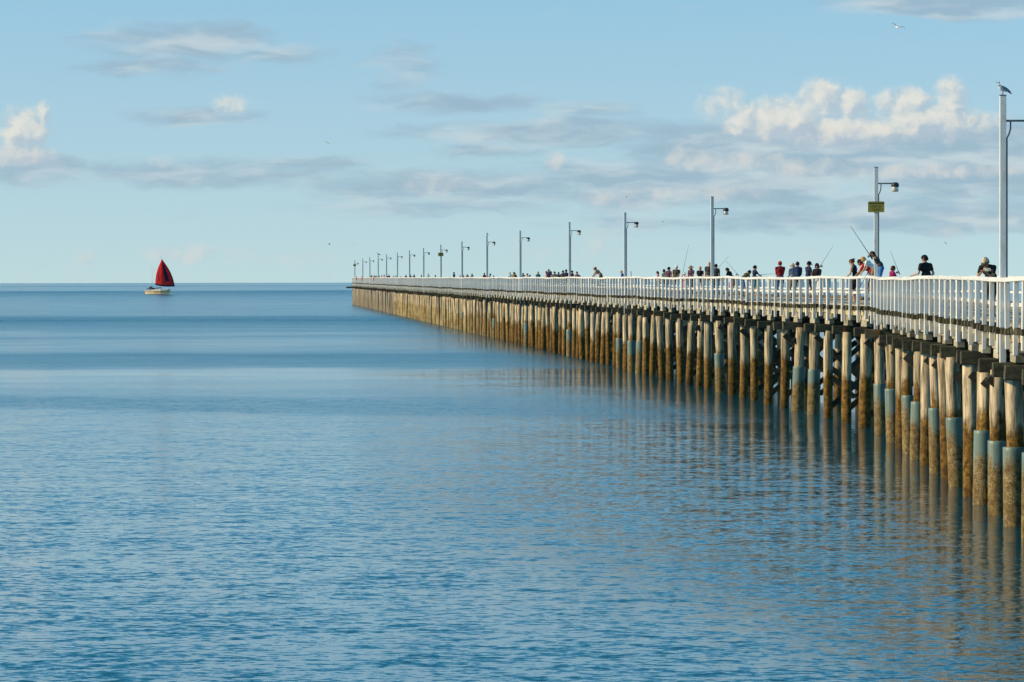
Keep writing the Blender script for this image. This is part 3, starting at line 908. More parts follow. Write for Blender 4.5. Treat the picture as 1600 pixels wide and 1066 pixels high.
    ms = tmp.modifiers.new('s', 'SMOOTH'); ms.factor = .5; ms.iterations = 3
    dg = bpy.context.evaluated_depsgraph_get()
    me = bpy.data.meshes.new_from_object(tmp.evaluated_get(dg))
    bpy.data.objects.remove(tmp)
    V_ = np.empty(len(me.vertices) * 3); me.vertices.foreach_get('co', V_); V_ = V_.reshape(-1, 3)
    nf = len(me.polygons)
    cen = np.empty(nf * 3); me.polygons.foreach_get('center', cen); cen = cen.reshape(-1, 3)
    nor = np.empty(nf * 3); me.polygons.foreach_get('normal', nor); nor = nor.reshape(-1, 3)
    best = np.full(nf, 9.0); idx = np.zeros(nf, int)
    tags = ['skin', 'shirt', 'pants', 'shoe', 'eye', 'mouth', 'print']
    for q in prims:
        if q[0] == 'e':
            d = (np.linalg.norm((cen - np.array(q[1])) / np.array(q[2]), axis=1) - 1) * min(q[2])
        else:
            a, b = np.array(q[1]), np.array(q[2]); ab = b - a
            t = np.clip(((cen - a) @ ab) / max(ab @ ab, 1e-9), 0, 1)
            d = np.linalg.norm(cen - a - t[:, None] * ab, axis=1) - (q[3] + (q[4] - q[3]) * t)
        w = d < best; best[w] = d[w]; idx[w] = tags.index(q[-1])
    if top == 'tank':       # bare shoulders
        up_ = (cen[:, 2] > shl.z - .02) & (np.abs(cen[:, 0]) > .12 * k); idx[up_ & (idx == 1)] = 0
    if sp.get('print'):
        f = (idx == 1) & (nor[:, 1] > .3) & (np.abs(cen[:, 0]) < .11) & (cen[:, 2] > chest.z - .03) & (cen[:, 2] < chest.z + .06)
        f &= (np.sin(cen[:, 0] * 170) + np.sin(cen[:, 2] * 120 + cen[:, 0] * 60)) > -.2
        idx[f] = 6
    verts = [tuple(v) for v in V_]; faces = [tuple(p.vertices) for p in me.polygons]; mi = list(idx)
    bpy.data.meshes.remove(me)
    def addvf(vf, mat):
        o = len(verts); verts.extend(tuple(v) for v in vf[0])
        for f in vf[1]: faces.append(tuple(o + i for i in f)); mi.append(mat)
    if fine:
        for sg in (-1, 1):
            addvf(hull_vf(ico_pts(hd((sg * .031, .088, .014)), (.012 * k, .008 * k, .008 * k), 14)), 4)
        addvf(hull_vf(ico_pts(hd((0, .090, -.055)), (.022 * k, .008 * k, .006 * k), 14)), 5)
        for (pal, dr, sg) in hands:
            sd = dr.cross(Vector((0, 0, 1)));
            sd = sd.normalized() if sd.length > .2 else Vector((1, 0, 0))
            cu = sd.cross(dr).normalized() * -1
            if cu.z > 0: cu = -cu
            for j, ln in enumerate((.068, .078, .072, .055)):
                b0 = pal + sd * ((j - 1.5) * .018 * k)
                m1 = b0 + dr * ln * .55 * k + cu * .012 * k; e1 = m1 + (dr * .6 + cu * .8).normalized() * ln * .5 * k
                addvf(tube([b0, m1, e1], [.0095 * k, .0088 * k, .0065 * k], 6), 0)
            tb = pal - dr * .03 * k + sd * (-sg) * .03 * k
            m1 = tb + (dr * .5 + sd * (-sg)).normalized() * .035 * k; e1 = m1 + (dr + cu * .4).normalized() * .03 * k
            addvf(tube([tb, m1, e1], [.011 * k, .010 * k, .008 * k], 6), 0)
    return verts, faces, mi, hc, hd, k, hands

def head_extra(sp, hd, k, o):
    """hair and hat are children of the body"""
    def shell(name, fn, mat, nu=14, nv=9):
        vs_, fs_ = [], []
        for i in range(nv):
            for j in range(nu):
                vs_.append(hd(fn(i / (nv - 1), j / nu * 2 * math.pi)))
        for i in range(nv - 1):
            for j in range(nu):
                j2 = (j + 1) % nu; fs_.append((i * nu + j, i * nu + j2, (i + 1) * nu + j2, (i + 1) * nu + j))
        fs_.append(tuple(range(nu))); fs_.append(tuple((nv - 1) * nu + j for j in range(nu))[::-1])
        return mesh_obj(name, vs_, fs_, mat, o, True)
    hair = sp.get('hair', 'hair_dark'); rr = random.Random(sp.get('px', 1))
    ph = rr.uniform(0, 6)
    if hair:
        lng = sp.get('long', 0.0)
        def f(t, a):            # from the crown down; the hairline is high over the face and low at the nape
            fr = max(0.0, math.sin(a))
            zmax = .118; zmin = (-.055 - lng) * (1 - fr) + .045 * fr
            th = t * t * .2 + t * .8
            z = zmax + (zmin - zmax) * th
            q = math.sqrt(max(.0, 1 - (max(min(z, .114), -.03) / .118) ** 2)) if t > 0 else .02
            if t == 0: q = .05
            b = 1 + .05 * math.sin(5 * a + ph) + .04 * math.sin(9 * a + 7 * t)
            return ((.088 * q * b) * math.cos(a), (.104 * q * b) * math.sin(a) - .006 - .012 * t * (1 - fr), z + .004 * math.sin(6 * a + ph))
        shell('hair', f, hair, 18, 9)
        if sp.get('bun'):
            vf = hull_vf([hd(p) for p in ico_pts((0, -.125, .04), (.045, .045, .05), 30)])
            mesh_obj('hair_bun', vf[0], vf[1], hair, o, True)
    hat = sp.get('hat')
    if hat:
        kind, hc_ = hat
        if kind in ('cap', 'backcap', 'beanie'):
            def f(t, a):
                z = .132 - .098 * t * (t * .4 + .6); q = math.sqrt(max(.002, 1 - ((z - .03) / .104) ** 2)) if t > 0 else .03
                return (.094 * q * math.cos(a), .112 * q * math.sin(a) - .004, z)
            ch = shell('cap' if kind != 'beanie' else 'beanie', f, 'cloth_' + hc_, 18, 8)
            if kind != 'beanie':
                s_ = 1 if kind == 'cap' else -1
                vv, ff = [], []
                for i in range(9):
                    a = math.pi * i / 8
                    vv += [hd((.088 * math.cos(a), s_ * (.085 + .0 * math.sin(a)) if 0 else s_ * (.03 + .075 * math.sin(a)), .045)), hd((.085 * math.cos(a), s_ * (.035 + .155 * math.sin(a)), .030)),
                           hd((.085 * math.cos(a), s_ * (.035 + .155 * math.sin(a)), .024)), hd((.088 * math.cos(a), s_ * (.03 + .075 * math.sin(a)), .036))]
                for i in range(8):
                    for j in range(4):
                        ff.append((i * 4 + j, i * 4 + (j + 1) % 4, (i + 1) * 4 + (j + 1) % 4, (i + 1) * 4 + j))
                mesh_obj('cap_brim', vv, ff, 'cloth_' + sp.get('brim', hc_), o, True)
        elif kind == 'sunhat':
            def f(t, a):
                if t < .6: z = .15 - .10 * t / .6; q = (.9 * (1 - (1 - t / .6) ** 3)); r = .10 * q + .004
                else: r = .104 + (t - .6) / .4 * .075; z = .05 - (t - .6) / .4 * .03 + .01 * math.sin(2 * a + 1)
                return (r * math.cos(a), r * 1.08 * math.sin(a), z)
            shell('sun_hat', f, 'cloth_' + hc_, 20, 11)
        elif kind == 'hood':
            def f(t, a):
                fr = max(0, math.sin(a)); z = .14 - (.24 if fr < .75 else .10) * t
                q = math.sqrt(max(.01, 1 - max(0, (z - .0) / .146) ** 2))
                return (.108 * q * math.cos(a), (.118 * q) * math.sin(a) - .02, z)
            shell('hood', f, 'cloth_' + hc_, 20, 9)

def place_person(sp):
    verts, faces, mi, hc, hd, k, hands = person_mesh(sp, sp.get('vox', .016))
    px, t = sp['px'], sp['t']
    top = sp.get('shirt', 'black'); 
    mats = ['skin_' + sp.get('skin', 'fair'), 'cloth_' + top, 'cloth_' + sp.get('legs', 'jeans'), 'cloth_' + sp.get('shoes', 'charcoal'), 'eye_dark', 'mouth_red', 'cloth_white']
    o = mesh_obj('person', verts, faces, None, None, True, mats, mi)
    s = s_at(sp.get('fpx', px), t)
    q = pt(s, t, RAIL - .972 + zo(s) + sp.get('rise', 0.0))
    face = R(sp.get('face', 180))
    sc = 1.0
    if 'ty' in sp:
        sc = ((eye_y(px) - sp['ty']) * q.y / FPX + .972 - sp.get('rise', 0.0)) / (max(v[2] for v in verts) + .012)
        sc = min(1.16, max(.86, sc))
    off = Matrix.Rotation(face, 3, 'Z') @ Vector((hc.x, hc.y, 0)) * sc
    if 'fpx' not in sp: q.x -= off.x             # the head, not the feet, falls on the bearing
    o.location = q; o.rotation_euler = (0, 0, face); o.scale = (sc,) * 3
    head_extra(sp, hd, k, o)
    tag(o, sp['label'], 'person', sp.get('group', 'people on the pier'))
    sp['obj'] = o; sp['mw'] = Matrix.Translation(q) @ Matrix.Rotation(face, 4, 'Z')
    sp['palms'] = [sp['mw'] @ h_[0] for h_ in hands]
    return o

RAILZ = .98
PEOPLE = [
 dict(px=1538, ty=404, t=.42, h=1.74, face=150, lean=34, nod=26, hipy=-.10, wide=1.12, shirt='black', print=1, legs='charcoal', pants='short', skin='tan', hat=('cap', 'beige'), brim='charcoal', hair='hair_dark',
      hands=((-.03, .40, 1.20), (.07, .42, 1.20)), flare=1, label='man in black printed T-shirt and pale cap leaning on the rail near the seagull post'),
 dict(px=1445, ty=398, t=1.0, h=1.78, face=35, lean=6, nod=8, turn=25, wide=1.2, shirt='black', legs='charcoal', skin='fair', hat=('beanie', 'black'), hair='hair_dark', hands=((-.30, .32, 1.08), (.25, .12, .95)),
      label='broad man in black T-shirt and dark beanie seen from behind'),
 dict(px=1396, ty=415.5, t=1.6, h=1.47, face=-70, lean=6, nod=10, shirt='magenta', sleeve='long', legs='navy', hair='hair_brown', long=.05, bust=1, hands=((-.06, .42, 1.12), (.10, .44, 1.12)), skin='fair',
      label='short curly-haired person in magenta top facing right with a fishing rod'),
 dict(px=1366, ty=393, fpx=1378, t=-.02, h=1.55, face=84, lean=30, nod=10, hipy=.02, rise=.46, top='tank', shirt='charcoal', sleeve='none', legs='blue', pants='short', skin='tan', hair='hair_brown', long=.10, bare=1, hands=('face', 'face'),
      label='person in dark singlet and blue shorts standing on the rail with rod and reel'),
 dict(px=1353, ty=402.5, fpx=1361, t=.02, h=1.40, face=82, lean=42, nod=18, hipy=-.10, rise=.46, shirt='white', legs='khaki', pants='short', skin='fair', hair='hair_blond', long=.02, bare=1, hands=((-.10, .42, .78), (.12, .40, .86)),
      label='blond child in white T-shirt leaning over the rail at the pier bend'),
 dict(px=1344, ty=405.5, t=.9, h=1.55, face=75, lean=44, nod=15, hipy=-.2, rise=.12, shirt='red', legs='navy', pants='short', skin='tan', hair='hair_dark', hands=((-.12, .50, .80), (.14, .48, .84)),
      label='dark-haired youth in bright red shirt bending forward at the pier bend'),
 dict(px=1331, ty=404, t=2.6, h=1.74, face=62, lean=10, nod=28, top='tank', shirt='black', sleeve='none', legs='black', pants='short', skin='fair', hair='hair_brown', bun=1, bust=1, bare=1, hands=((-.22, .34, .98), (.20, .05, .85)),
      label='woman in black singlet with hair tied back looking down to the left'),
 dict(px=1219, ty=409, t=3.6, h=1.74, face=8, wide=1.12, nod=4, shirt='maroon', sleeve='long', legs='jeans', skin='fair', hat=('backcap', 'red'), hair='hair_brown', hands=('front', 'front'), label='man in red cap and dark red shirt with his back turned'),
 dict(px=1238.5, ty=412, t=3.2, h=1.66, face=25, turn=45, wide=1.05, nod=10, shirt='check', sleeve='long', legs='khaki', skin='fair', hat=('cap', 'beige'), hair='hair_grey', hands=('front', 'down'), label='man in beige cap and blue checked shirt at the far rail'),
 dict(px=1246.5, ty=409, t=3.9, h=1.76, face=-10, nod=3, shirt='navy', sleeve='long', legs='navy', skin='tan', hair='hair_dark', hands=('front', 'front'), label='dark-haired man in navy behind the man in checked shirt'),
 dict(px=1264.5, ty=410, t=3.5, h=1.70, face=-58, nod=20, shirt='navy', legs='charcoal', pants='short', skin='tan', bare=1, hat=('cap', 'black'), hair='hair_dark', hands=('front', 'front'), label='youth in dark cap and navy T-shirt facing right beside the hooded youth'),
 dict(px=1276.5, ty=412.5, t=3.5, h=1.64, face=165, nod=12, shirt='black', sleeve='long', legs='white', pants='short', skin='tan', hat=('hood', 'black'), hair=None, hands=('front', 'down'), label='youth in black hooded top and white shorts facing the camera'),
 dict(px=1180, ty=414, t=4.4, h=1.62, face=-70, turn=-10, nod=6, shirt='navy', sleeve='long', legs='teal', pants='short', skin='fair', hair='hair_dark', hands=('front', (.08, .46, 1.04)), bare=1, label='slim boy in navy top and green shorts holding a rod level to the right'),
 dict(px=1171.5, ty=421.5, t=3.9, h=1.6, face=-65, lean=42, nod=20, hipy=-.12, shirt='olive', legs='blue', pants='short', skin='tan', hair='hair_dark', hands=((-.08, .50, .80), (.10, .50, .80)), label='person in olive top and blue shorts bent over to the right'),
 dict(px=1136.5, ty=418.5, t=3.3, h=1.68, face=58, lean=26, nod=24, hipy=-.08, shirt='black', legs='orange', pants='skirt', skin='tan', hair='hair_dark', bust=1, long=.03, hands=((-.15, .45, 1.0), (.12, .40, .98)), label='woman in black top and rust skirt bending over something in her hands'),
 dict(px=1119, ty=413, t=4.3, h=1.76, face=-15, nod=5, shirt='charcoal', legs='charcoal', skin='tan', hair='hair_dark', hands=('front', 'down'), label='dark-haired man just right of the third lamp post from the right'),
 dict(px=1108.5, ty=410, t=3.8, h=1.82, face=170, wide=1.15, nod=8, shirt='charcoal', legs='khaki', pants='short', skin='fair', hair=None, label='large bald man in dark shirt half hidden by a lamp post'),
 dict(px=1094, ty=417, t=3.5, h=1.64, face=172, nod=12, shirt='black', legs='charcoal', skin='fair', hair='hair_blond', long=.02, hands=('front', 'front'), label='fair-haired person in black top with head bowed beside the lamp post'),
 dict(px=1079.5, ty=416, t=3.4, h=1.64, face=150, nod=15, shirt='purple', sleeve='short', legs='black', skin='tan', hat=('sunhat', 'khaki'), hair='hair_brown', long=.09, bust=1, hands=('front', 'down'), label='long-haired woman in brimmed hat and patterned dark top'),
 dict(px=1069.5, ty=426.5, t=2.9, h=1.22, face=120, nod=10, shirt='pink', legs='pink', pants='skirt', skin='fair', hat=('sunhat', 'white'), hair='hair_blond', hands=('front', 'down'), label='small child in pink with white hat beside the hatted woman'),
 dict(px=1057, ty=415, t=3.6, h=1.72, face=175, wide=1.08, nod=6, shirt='olive', legs='charcoal', pants='short', skin='fair', hat=('cap', 'white'), hair='hair_grey', hands=('front', 'down'), label='man in white cap and dark olive T-shirt facing the camera'),
 dict(px=1045.5, ty=417, t=3.4, h=1.69, face=-35, nod=14, turn=-25, shirt='purple', legs='jeans', skin='tan', hair='hair_dark', label='man in dull purple T-shirt turned away to the right'),
 dict(px=1037.5, ty=420, t=3.2, h=1.58, face=30, nod=12, shirt='cream', legs='jeans', skin='fair', hair='hair_dark', long=.04, label='dark-haired person in cream top left of the man in purple'),
 dict(px=1027.5, ty=423, t=3.3, h=1.55, face=80, nod=5, shirt='pink', legs='grey', pants='short', skin='fair', hair='hair_dark', long=.07, label='girl in pink top, leftmost of the group by the third lamp post'),
 dict(px=971, ty=423, t=.5, h=1.36, face=70, lean=16, nod=14, rise=.18, shirt='blue', legs='navy', pants='short', skin='fair', hair='hair_blond', hands=((-.10, .34, .92), (.10, .34, .92)), label='blond child in blue leaning on the rail at fourth lamp post from right'),
 dict(px=930, ty=417.5, t=.42, h=1.80, face=70, lean=38, nod=0, hipy=-.22, rise=.16, wide=1.08, top='none', shirt='olive', sleeve='none', legs='olive', pants='short', skin='tan', hat=('cap', 'khaki'), hair='hair_brown', hands=((-.14, .44, .86), (.16, .44, .86)), label='bare-chested man leaning far out over the rail between two lamp posts'),
]
for sp in PEOPLE: place_person(sp)

# smaller figures farther out share a few bodies; each is an object of its own
FAR = [  # px, top of head y, clothes, hair
 (902, 424, 'purple', 'd'), (895, 422.5, 'maroon', 'd'), (884.5, 421, 'navy', 'd'), (880, 421.5, 'charcoal', 'd'), (872, 424, 'charcoal', 'b'), (868, 423.5, 'khaki', 'd'), (863, 423, 'grey', 'd'), (858, 421, 'navy', 'd'), (855, 424, 'red', 'd'),
 (841, 424, 'teal', 'f'), (830, 428, 'white', 'd'), (824, 427, 'cream', 'd'), (819, 425.5, 'navy', 'd'), (807, 425, 'black', 'd'), (803, 425, 'khaki', 'd'), (797, 425.5, 'white', 'f'),
 (771, 430, 'purple', 'd'), (764.5, 427, 'charcoal', 'd'), (757.5, 426, 'maroon', 'd'), (738, 427, 'charcoal', 'd'), (730.5, 427.5, 'olive', 'f'), (724, 428.5, 'maroon', 'd'), (719.5, 430, 'red', 'd'), (710, 425, 'navy', 'd'),
 (681, 429.5, 'black', 'd'), (669.5, 427.5, 'white', 'f'), (658.5, 429, 'navy', 'd'), (647, 428.5, 'charcoal', 'd'), (641.5, 428.5, 'navy', 'd'), (634.5, 429, 'maroon', 'd'), (627, 432, 'charcoal', 'd'), (619, 430.5, 'red', 'd'), (614, 430.5, 'navy', 'd'),
 (608, 429, 'maroon', 'd'), (604.5, 428.5, 'charcoal', 'd'), (600, 429, 'red', 'd'), (596, 429.8, 'red', 'd'), (592, 430.3, 'navy', 'd'), (587, 430, 'charcoal', 'f'), (581, 429.5, 'black', 'd'), (577, 431, 'maroon', 'd'), (573.5, 431, 'charcoal', 'd'),
 (569, 430, 'navy', 'd'), (566.5, 430.5, 'maroon', 'd'), (562.5, 431.5, 'charcoal', 'd'), (559, 431, 'red', 'd'), (555, 431.5, 'charcoal', 'd')]
poses = [dict(hands=('front', 'front'), lean=10), dict(hands=('down', 'front'), lean=3), dict(hands=('hip', 'down'), lean=2, turn=20), dict(hands=('front', 'down'), lean=22, hipy=-.08), dict(hands=('down', 'down'), lean=4, pants='short')]
bodies = []
for j, ps in enumerate(poses):
    for hv in ('hair_dark', 'hair_blond'):
        spx = dict(h=1.75, px=j + 3, **ps)
        vv, ff, mi, hc, hd, kk, hh = person_mesh(spx, .030, False)
        b = mesh_obj('person', vv, ff, None, None, True, ['skin_tan', 'cloth_by_object', 'cloth_charcoal', 'cloth_charcoal'], mi)
        spx['hair'] = hv
        head_extra(spx, hd, kk, b)
        hair_me = b.children[0].data
        bodies.append((b.data, hair_me, hv))
        for c_ in list(b.children): bpy.data.objects.remove(c_)
        bpy.data.objects.remove(b)
rr = random.Random(21)
far_sorted = sorted(FAR, key=lambda f: -f[0])
lampx = [l[0] for l in lamp_px]
count = {}
for (px, ty, colr, hk) in far_sorted:
    near_side = rr.random() < .35
    t = rr.uniform(.5, 1.0) if near_side else rr.uniform(2.5, 4.6)
    s = min(s_at(px, t), S_END - .6); q = pt(s, t, RAIL - .972 + zo(s))
    ht = (eye_y(px) - ty) * q.y / FPX + .972
    ht = min(1.92, max(1.15, ht))
    cand = [b for b in bodies if (b[2] == 'hair_blond') == (hk == 'f')]
    b = rr.choice(cand)
    o = bpy.data.objects.new('person', b[0]); COL.objects.link(o)
    o.location = q; o.rotation_euler = (0, 0, R(rr.choice((90, 60, 180, 150, -20, 20, -80)) + rr.uniform(-15, 15)))
    o.scale = (ht / 1.75,) * 3
    o.color = C4(*PAL[colr])
    h_ = bpy.data.objects.new('hair', b[1]); COL.objects.link(h_); h_.parent = o
    li = max(i for i, lx in enumerate(lampx) if lx >= px - 3) if px < 1560 else 0
    count[li] = count.get(li, 0) + 1
    cn = {'charcoal': 'dark grey', 'd': ''}.get(colr, colr)
    if px > 612:
        tag(o, 'person in %s top, %s head left of %s lamp post from right' % (cn, ORD[count[li] - 1], ORD[li]), 'person', 'people far along the pier')
    else:
        tag(o, 'tiny %s figure at pier end, %s head left of %s lamp post from right' % (cn, ORD[count[li] - 1], ORD[li]), 'person', 'people far along the pier')

# ------------------------------------------------------------------ fishing rods
def rod(x0, y0, x1, y1, dist, label, reel=True, bend=0.0, r0=.013, r1=.004, dd=0.0):
    """from butt (x0,y0) to tip (x1,y1) at a distance; dd tips it away along the view"""
    a = Vector(((x0 - 800) / FPX * dist, dist, z_at(x0, y0, dist)))
    d2 = dist + dd
    b = Vector(((x1 - 800) / FPX * d2, d2, z_at(x1, y1, d2)))
    o = empty('fishing_rod', a); tag(o, label, 'fishing rod', 'fishing rods on the pier')
    d = b - a; up_ = Vector((0, 0, -1)); up_ = up_ - d.normalized() * up_.dot(d.normalized())
    path, rad_ = [], []
    for i in range(9):
        t = i / 8; path.append(d * (.14 + .86 * t) + up_ * (bend * t * t)); rad_.append(r0 * .7 + (r1 - r0 * .7) * t)
    MB().add(tube(path, rad_, 6)).build('blank', 'rod_black', o, True)
    MB().add(tube([d * 0, d * .145], [r0 * 1.5, r0 * 1.3], 8)).build('handle', 'rod_black', o, True)
    if reel:
        c_ = d * .11 + up_.normalized() * .06
        sd = d.cross(up_).normalized()
        MB().add(tube([c_ - sd * .03, c_ + sd * .03], .04, 10)).add(tube([c_, d * .11], .01, 6)).add(tube([c_ + sd * .03, c_ + sd * .06, c_ + sd * .06 + d.normalized() * .05], .007, 6)).build('reel', 'grey_steel', o, True)
    return o
def dof(i): return PEOPLE[i]['obj'].location.y
rod(1363.5, 405, 1328, 352, dof(3) - .1, 'long dark fishing rod raised by the person standing on the rail', r0=.018, r1=.006)
rod(1357.5, 424, 1343, 450, dof(4) - .3, 'dark rod butt held low across the rail by the blond child', r0=.018, r1=.010)
rod(1406, 429, 1391, 392, dof(2), 'thin fishing rod rising from the hands of the person in magenta')
rod(1280, 419, 1302, 384, dof(11), 'fishing rod slanting up right from the hooded youth')
rod(1186, 430, 1213, 427, dof(12) - .1, 'fishing rod held level by the slim boy in green shorts', bend=.02)
rod(1065.5, 434, 1076, 383, dof(20) + 1, 'tall fishing rod standing beside the man in white cap', r0=.016, r1=.006)
rod(1154.5, 431, 1133, 406, dof(13) + 2, 'fishing rod leaning left of the bent person in olive top')
rod(1119, 423, 1138, 401, dof(15) + 2, 'faint fishing rod slanting up right behind the third lamp post')
rod(986.5, 436, 986, 424, 236, 'short upright rod right of the fourth lamp post from the right', reel=False, r0=.03, r1=.02)

# ------------------------------------------------------------------ gulls
def gull_parts(parent, wings=None, fold=True):
    body = []
    for (y, z, rx_, rz_) in ((-.20, .0, .012, .010), (-.14, .005, .035, .03), (-.04, .0, .06, .058), (.06, -.005, .062, .066), (.13, .02, .045, .05), (.165, .055, .032, .036)):
        body.append((y, z, rx_, rz_))
    vs_, fs_ = [], []
    sd = 12
    for (y, z, a, b) in body:
        for k_ in range(sd):
            t = 2 * math.pi * k_ / sd; vs_.append((a * math.cos(t), y, z + b * math.sin(t)))
    for i in range(len(body) - 1):
        for k_ in range(sd):
            k2 = (k_ + 1) % sd; fs_.append((i * sd + k_, i * sd + k2, (i + 1) * sd + k2, (i + 1) * sd + k_))
    fs_.append(tuple(range(sd))); fs_.append(tuple((len(body) - 1) * sd + k_ for k_ in range(sd))[::-1])
    mesh_obj('body', vs_, fs_, 'gull_white', parent, True)
    vf = hull_vf(ico_pts((0, .19, .095), (.034, .042, .036), 40)); h_ = mesh_obj('head', vf[0], vf[1], 'gull_white', parent, True)
    MB().add(tube([(0, .22, .09), (0, .25, .085), (0, .275, .075)], [.012, .009, .003], 6)).build('beak', 'gull_dark', h_)
    mesh_obj('tail', [(-.02, -.18, .004), (.02, -.18, .004), (.045, -.30, .0), (-.045, -.30, .0), (-.02, -.18, -.008), (.02, -.18, -.008), (.045, -.30, -.006), (-.045, -.30, -.006)],
             [(0, 1, 2, 3), (7, 6, 5, 4), (0, 4, 5, 1), (1, 5, 6, 2), (2, 6, 7, 3), (3, 7, 4, 0)], 'gull_white' if not fold else 'gull_dark', parent)
    if fold:
        for sg in (-1, 1):
            pts = ico_pts((sg * .052, -.03, .022), (.018, .15, .045), 40) + [Vector((sg * .02, -.27, .02)), Vector((sg * .03, -.24, .03))]
            vf = hull_vf(pts); mesh_obj('wing', vf[0], vf[1], 'gull_grey', parent, True)
            MB().add(tube([(sg * .025, .0, -.04), (sg * .025, .005, -.155)], .007, 6)).add(tube([(sg * .025, -.01, -.157), (sg * .03, .045, -.157)], .006, 5)).build('leg', 'gull_leg', parent)
    else:
        for sg, (e1, e2) in zip((-1, 1), wings):
            top_, bot = [], []
            for (x, lf, y0, y1) in ((.04, 0, .08, -.09), (.22, e1, .13, -.06), (.40, (e1 + e2) / 2, .07, -.06), (.56, e2, -.04, -.09)):
                top_ += [(sg * x, y0, .03 + lf), (sg * x, y1, .03 + lf)]; bot += [(sg * x, y0, .018 + lf), (sg * x, y1, .018 + lf)]
            vv = top_ + bot; ff = []
            for i in range(3):
                a = i * 2; ff += [(a, a + 1, a + 3, a + 2), (8 + a + 2, 8 + a + 3, 8 + a + 1, 8 + a), (a, a + 2, 10 + a, 8 + a), (a + 1, 9 + a, 11 + a, a + 3)]
            ff += [(6, 7, 15, 14), (0, 8, 9, 1)]
            mesh_obj('wing', vv, ff, 'gull_pale', parent)
def gull_on(i, label, sc=1.0, face=60):
    s = lamp_s[i]; q = pt(s, TL); z = z_at(lamp_px[i][0], lamp_px[i][1], q.y) + .02
    o = empty('seagull', (q.x, q.y, z), R(face)); o.scale = (sc,) * 3
    gull_parts(o)
    tilt = Matrix.Translation((0, 0, .158)) @ Matrix.Rotation(R(24), 4, 'X')
    for c_ in o.children: c_.matrix_local = Matrix.Translation((0, 0, .158)) if c_.name.startswith('leg') else tilt
    tag(o, label, 'seagull', 'gulls')
gull_on(0, 'grey-winged seagull standing on top of the nearest lamp post', .78, 116)
gull_on(6, 'bird perched on the seventh lamp post from the right', 1.1, 20)
gull_on(13, 'pale bird perched on the fourteenth lamp post from the right', 1.7, 80)
for (gx, gy, dist, e, face, label) in ((1402, 43, 250, (.12, .10), 25, 'white seagull gliding high at upper right'), (1477, 380, 560, (.02, .0), 60, 'small seagull flying just above the broad man in black'),
        (515, 382, 650, (.12, .02), 100, 'small seagull flying left of the pier end'), (512, 224, 620, (.06, .10), 60, 'faint seagull in the sky left of centre'),
        (979, 308, 900, (.1, .05), 80, 'tiny bird above the fourth lamp post from the right'), (1036, 347, 1000, (.05, .1), 80, 'tiny bird right of the fourth lamp post from the right')):
    o = empty('seagull', ((gx - 800) / FPX * dist, dist, z_at(gx, gy, dist)), R(face)); o.rotation_euler = (R(8), R(14), R(face))
    gull_parts(o, (e, (e[1], e[0] * .6)), False); tag(o, label, 'seagull', 'gulls')

# ------------------------------------------------------------------ sailboat
BD = 1262.0
def bp(x, y): return Vector(((x - 247) / FPX * BD, 0, max(-.3, z_at(x, y, BD))))
boat = empty('sailboat', ((247 - 800) / FPX * BD, BD, 0), R(-24))
tag(boat, 'cream-hulled sailboat with a big red and navy spinnaker on the open sea', 'sailboat')
# hull: stations from stern (left) to bow (right): x, half beam at deck, sheer z, keel z, half beam at water
st = [(-4.25, .75, 1.15, .35, .35), (-4.05, 1.05, 1.12, -.1, .75), (-2.6, 1.35, 1.05, -.35, 1.15), (-.6, 1.45, 1.05, -.45, 1.25), (1.4, 1.25, 1.15, -.4, .95), (3.0, .75, 1.35, -.25, .45), (4.0, .22, 1.55, .3, .10), (4.35, .03, 1.62, 1.0, .02)]
vs_, fs_, mi_ = [], [], []
for (x, bd_, zs, zk, bw_) in st:
    for (yy, zz_) in ((-bd_, zs), (-bd_ * 1.0, zs - .22), (-(bd_ + bw_) / 2, zs * .5 + .12), (-bw_, .12), (-bw_ * .5, (zk + .12) / 2), (0, zk), (bw_ * .5, (zk + .12) / 2), (bw_, .12), ((bd_ + bw_) / 2, zs * .5 + .12), (bd_, zs - .22), (bd_, zs)):
        vs_.append((x, yy, zz_))
for i in range(len(st) - 1):
    for j in range(10):
        fs_.append((i * 11 + j, (i + 1) * 11 + j, (i + 1) * 11 + j + 1, i * 11 + j + 1)); mi_.append(1 if j in (0, 9) and False else 0)
    fs_.append((i * 11 + 10, (i + 1) * 11 + 10, (i + 1) * 11, i * 11)); mi_.append(2)
fs_.append(tuple(range(11))); mi_.append(0)
hull = mesh_obj('hull', vs_, fs_, None, boat, False, ['hull_cream', 'hull_band', 'cabin_white'], mi_)
for sg in (-1, 1):
    MB().add(tube([(x, sg * (b_ + .02), z_ - .2) for (x, b_, z_, a_, c_) in st], .05, 6)).build('rubbing_strake', 'hull_band', hull)
cab = MB(); cab.add(bbox(3.4, 1.5, .42, .08), 0, Matrix.Translation((-.3, 0, 1.28))); cb_ = cab.build('cabin', 'cabin_white', boat)
for xx in (-1.3, -.5, .3): MB().add(bbox(.42, 1.53, .16, .02), 0, Matrix.Translation((xx, 0, 1.32))).build('cabin_window', 'window_dark', cb_)
MB().add(bbox(1.1, 1.5, .5, .12), 0, Matrix.Translation((-2.0, 0, 1.75)) @ Matrix.Rotation(R(-14), 4, 'Y')).build('spray_hood', 'canvas_navy', boat)
mx = (252.8 - 247) / FPX * BD; mzx = (236.6 - 247) / FPX * BD
ztop = z_at(252, 400.5, BD)
MB().add(tube([(mx, 0, 1.1), (mx, 0, ztop)], [.075, .045], 8)).build('mast', 'spar', boat, True)
MB().add(tube([(mzx, 0, 1.0), (mzx, 0, z_at(236, 416, BD))], [.05, .035], 8)).build('mizzen_mast', 'spar', boat, True)
MB().add(tube([(mzx - .1, 0, 2.35), (mzx - .9, 0, 2.0), (mzx - 2.0, 0, 1.55)], [.20, .19, .09], 8)).build('furled_mizzen_sail', 'canvas_navy', boat, True)
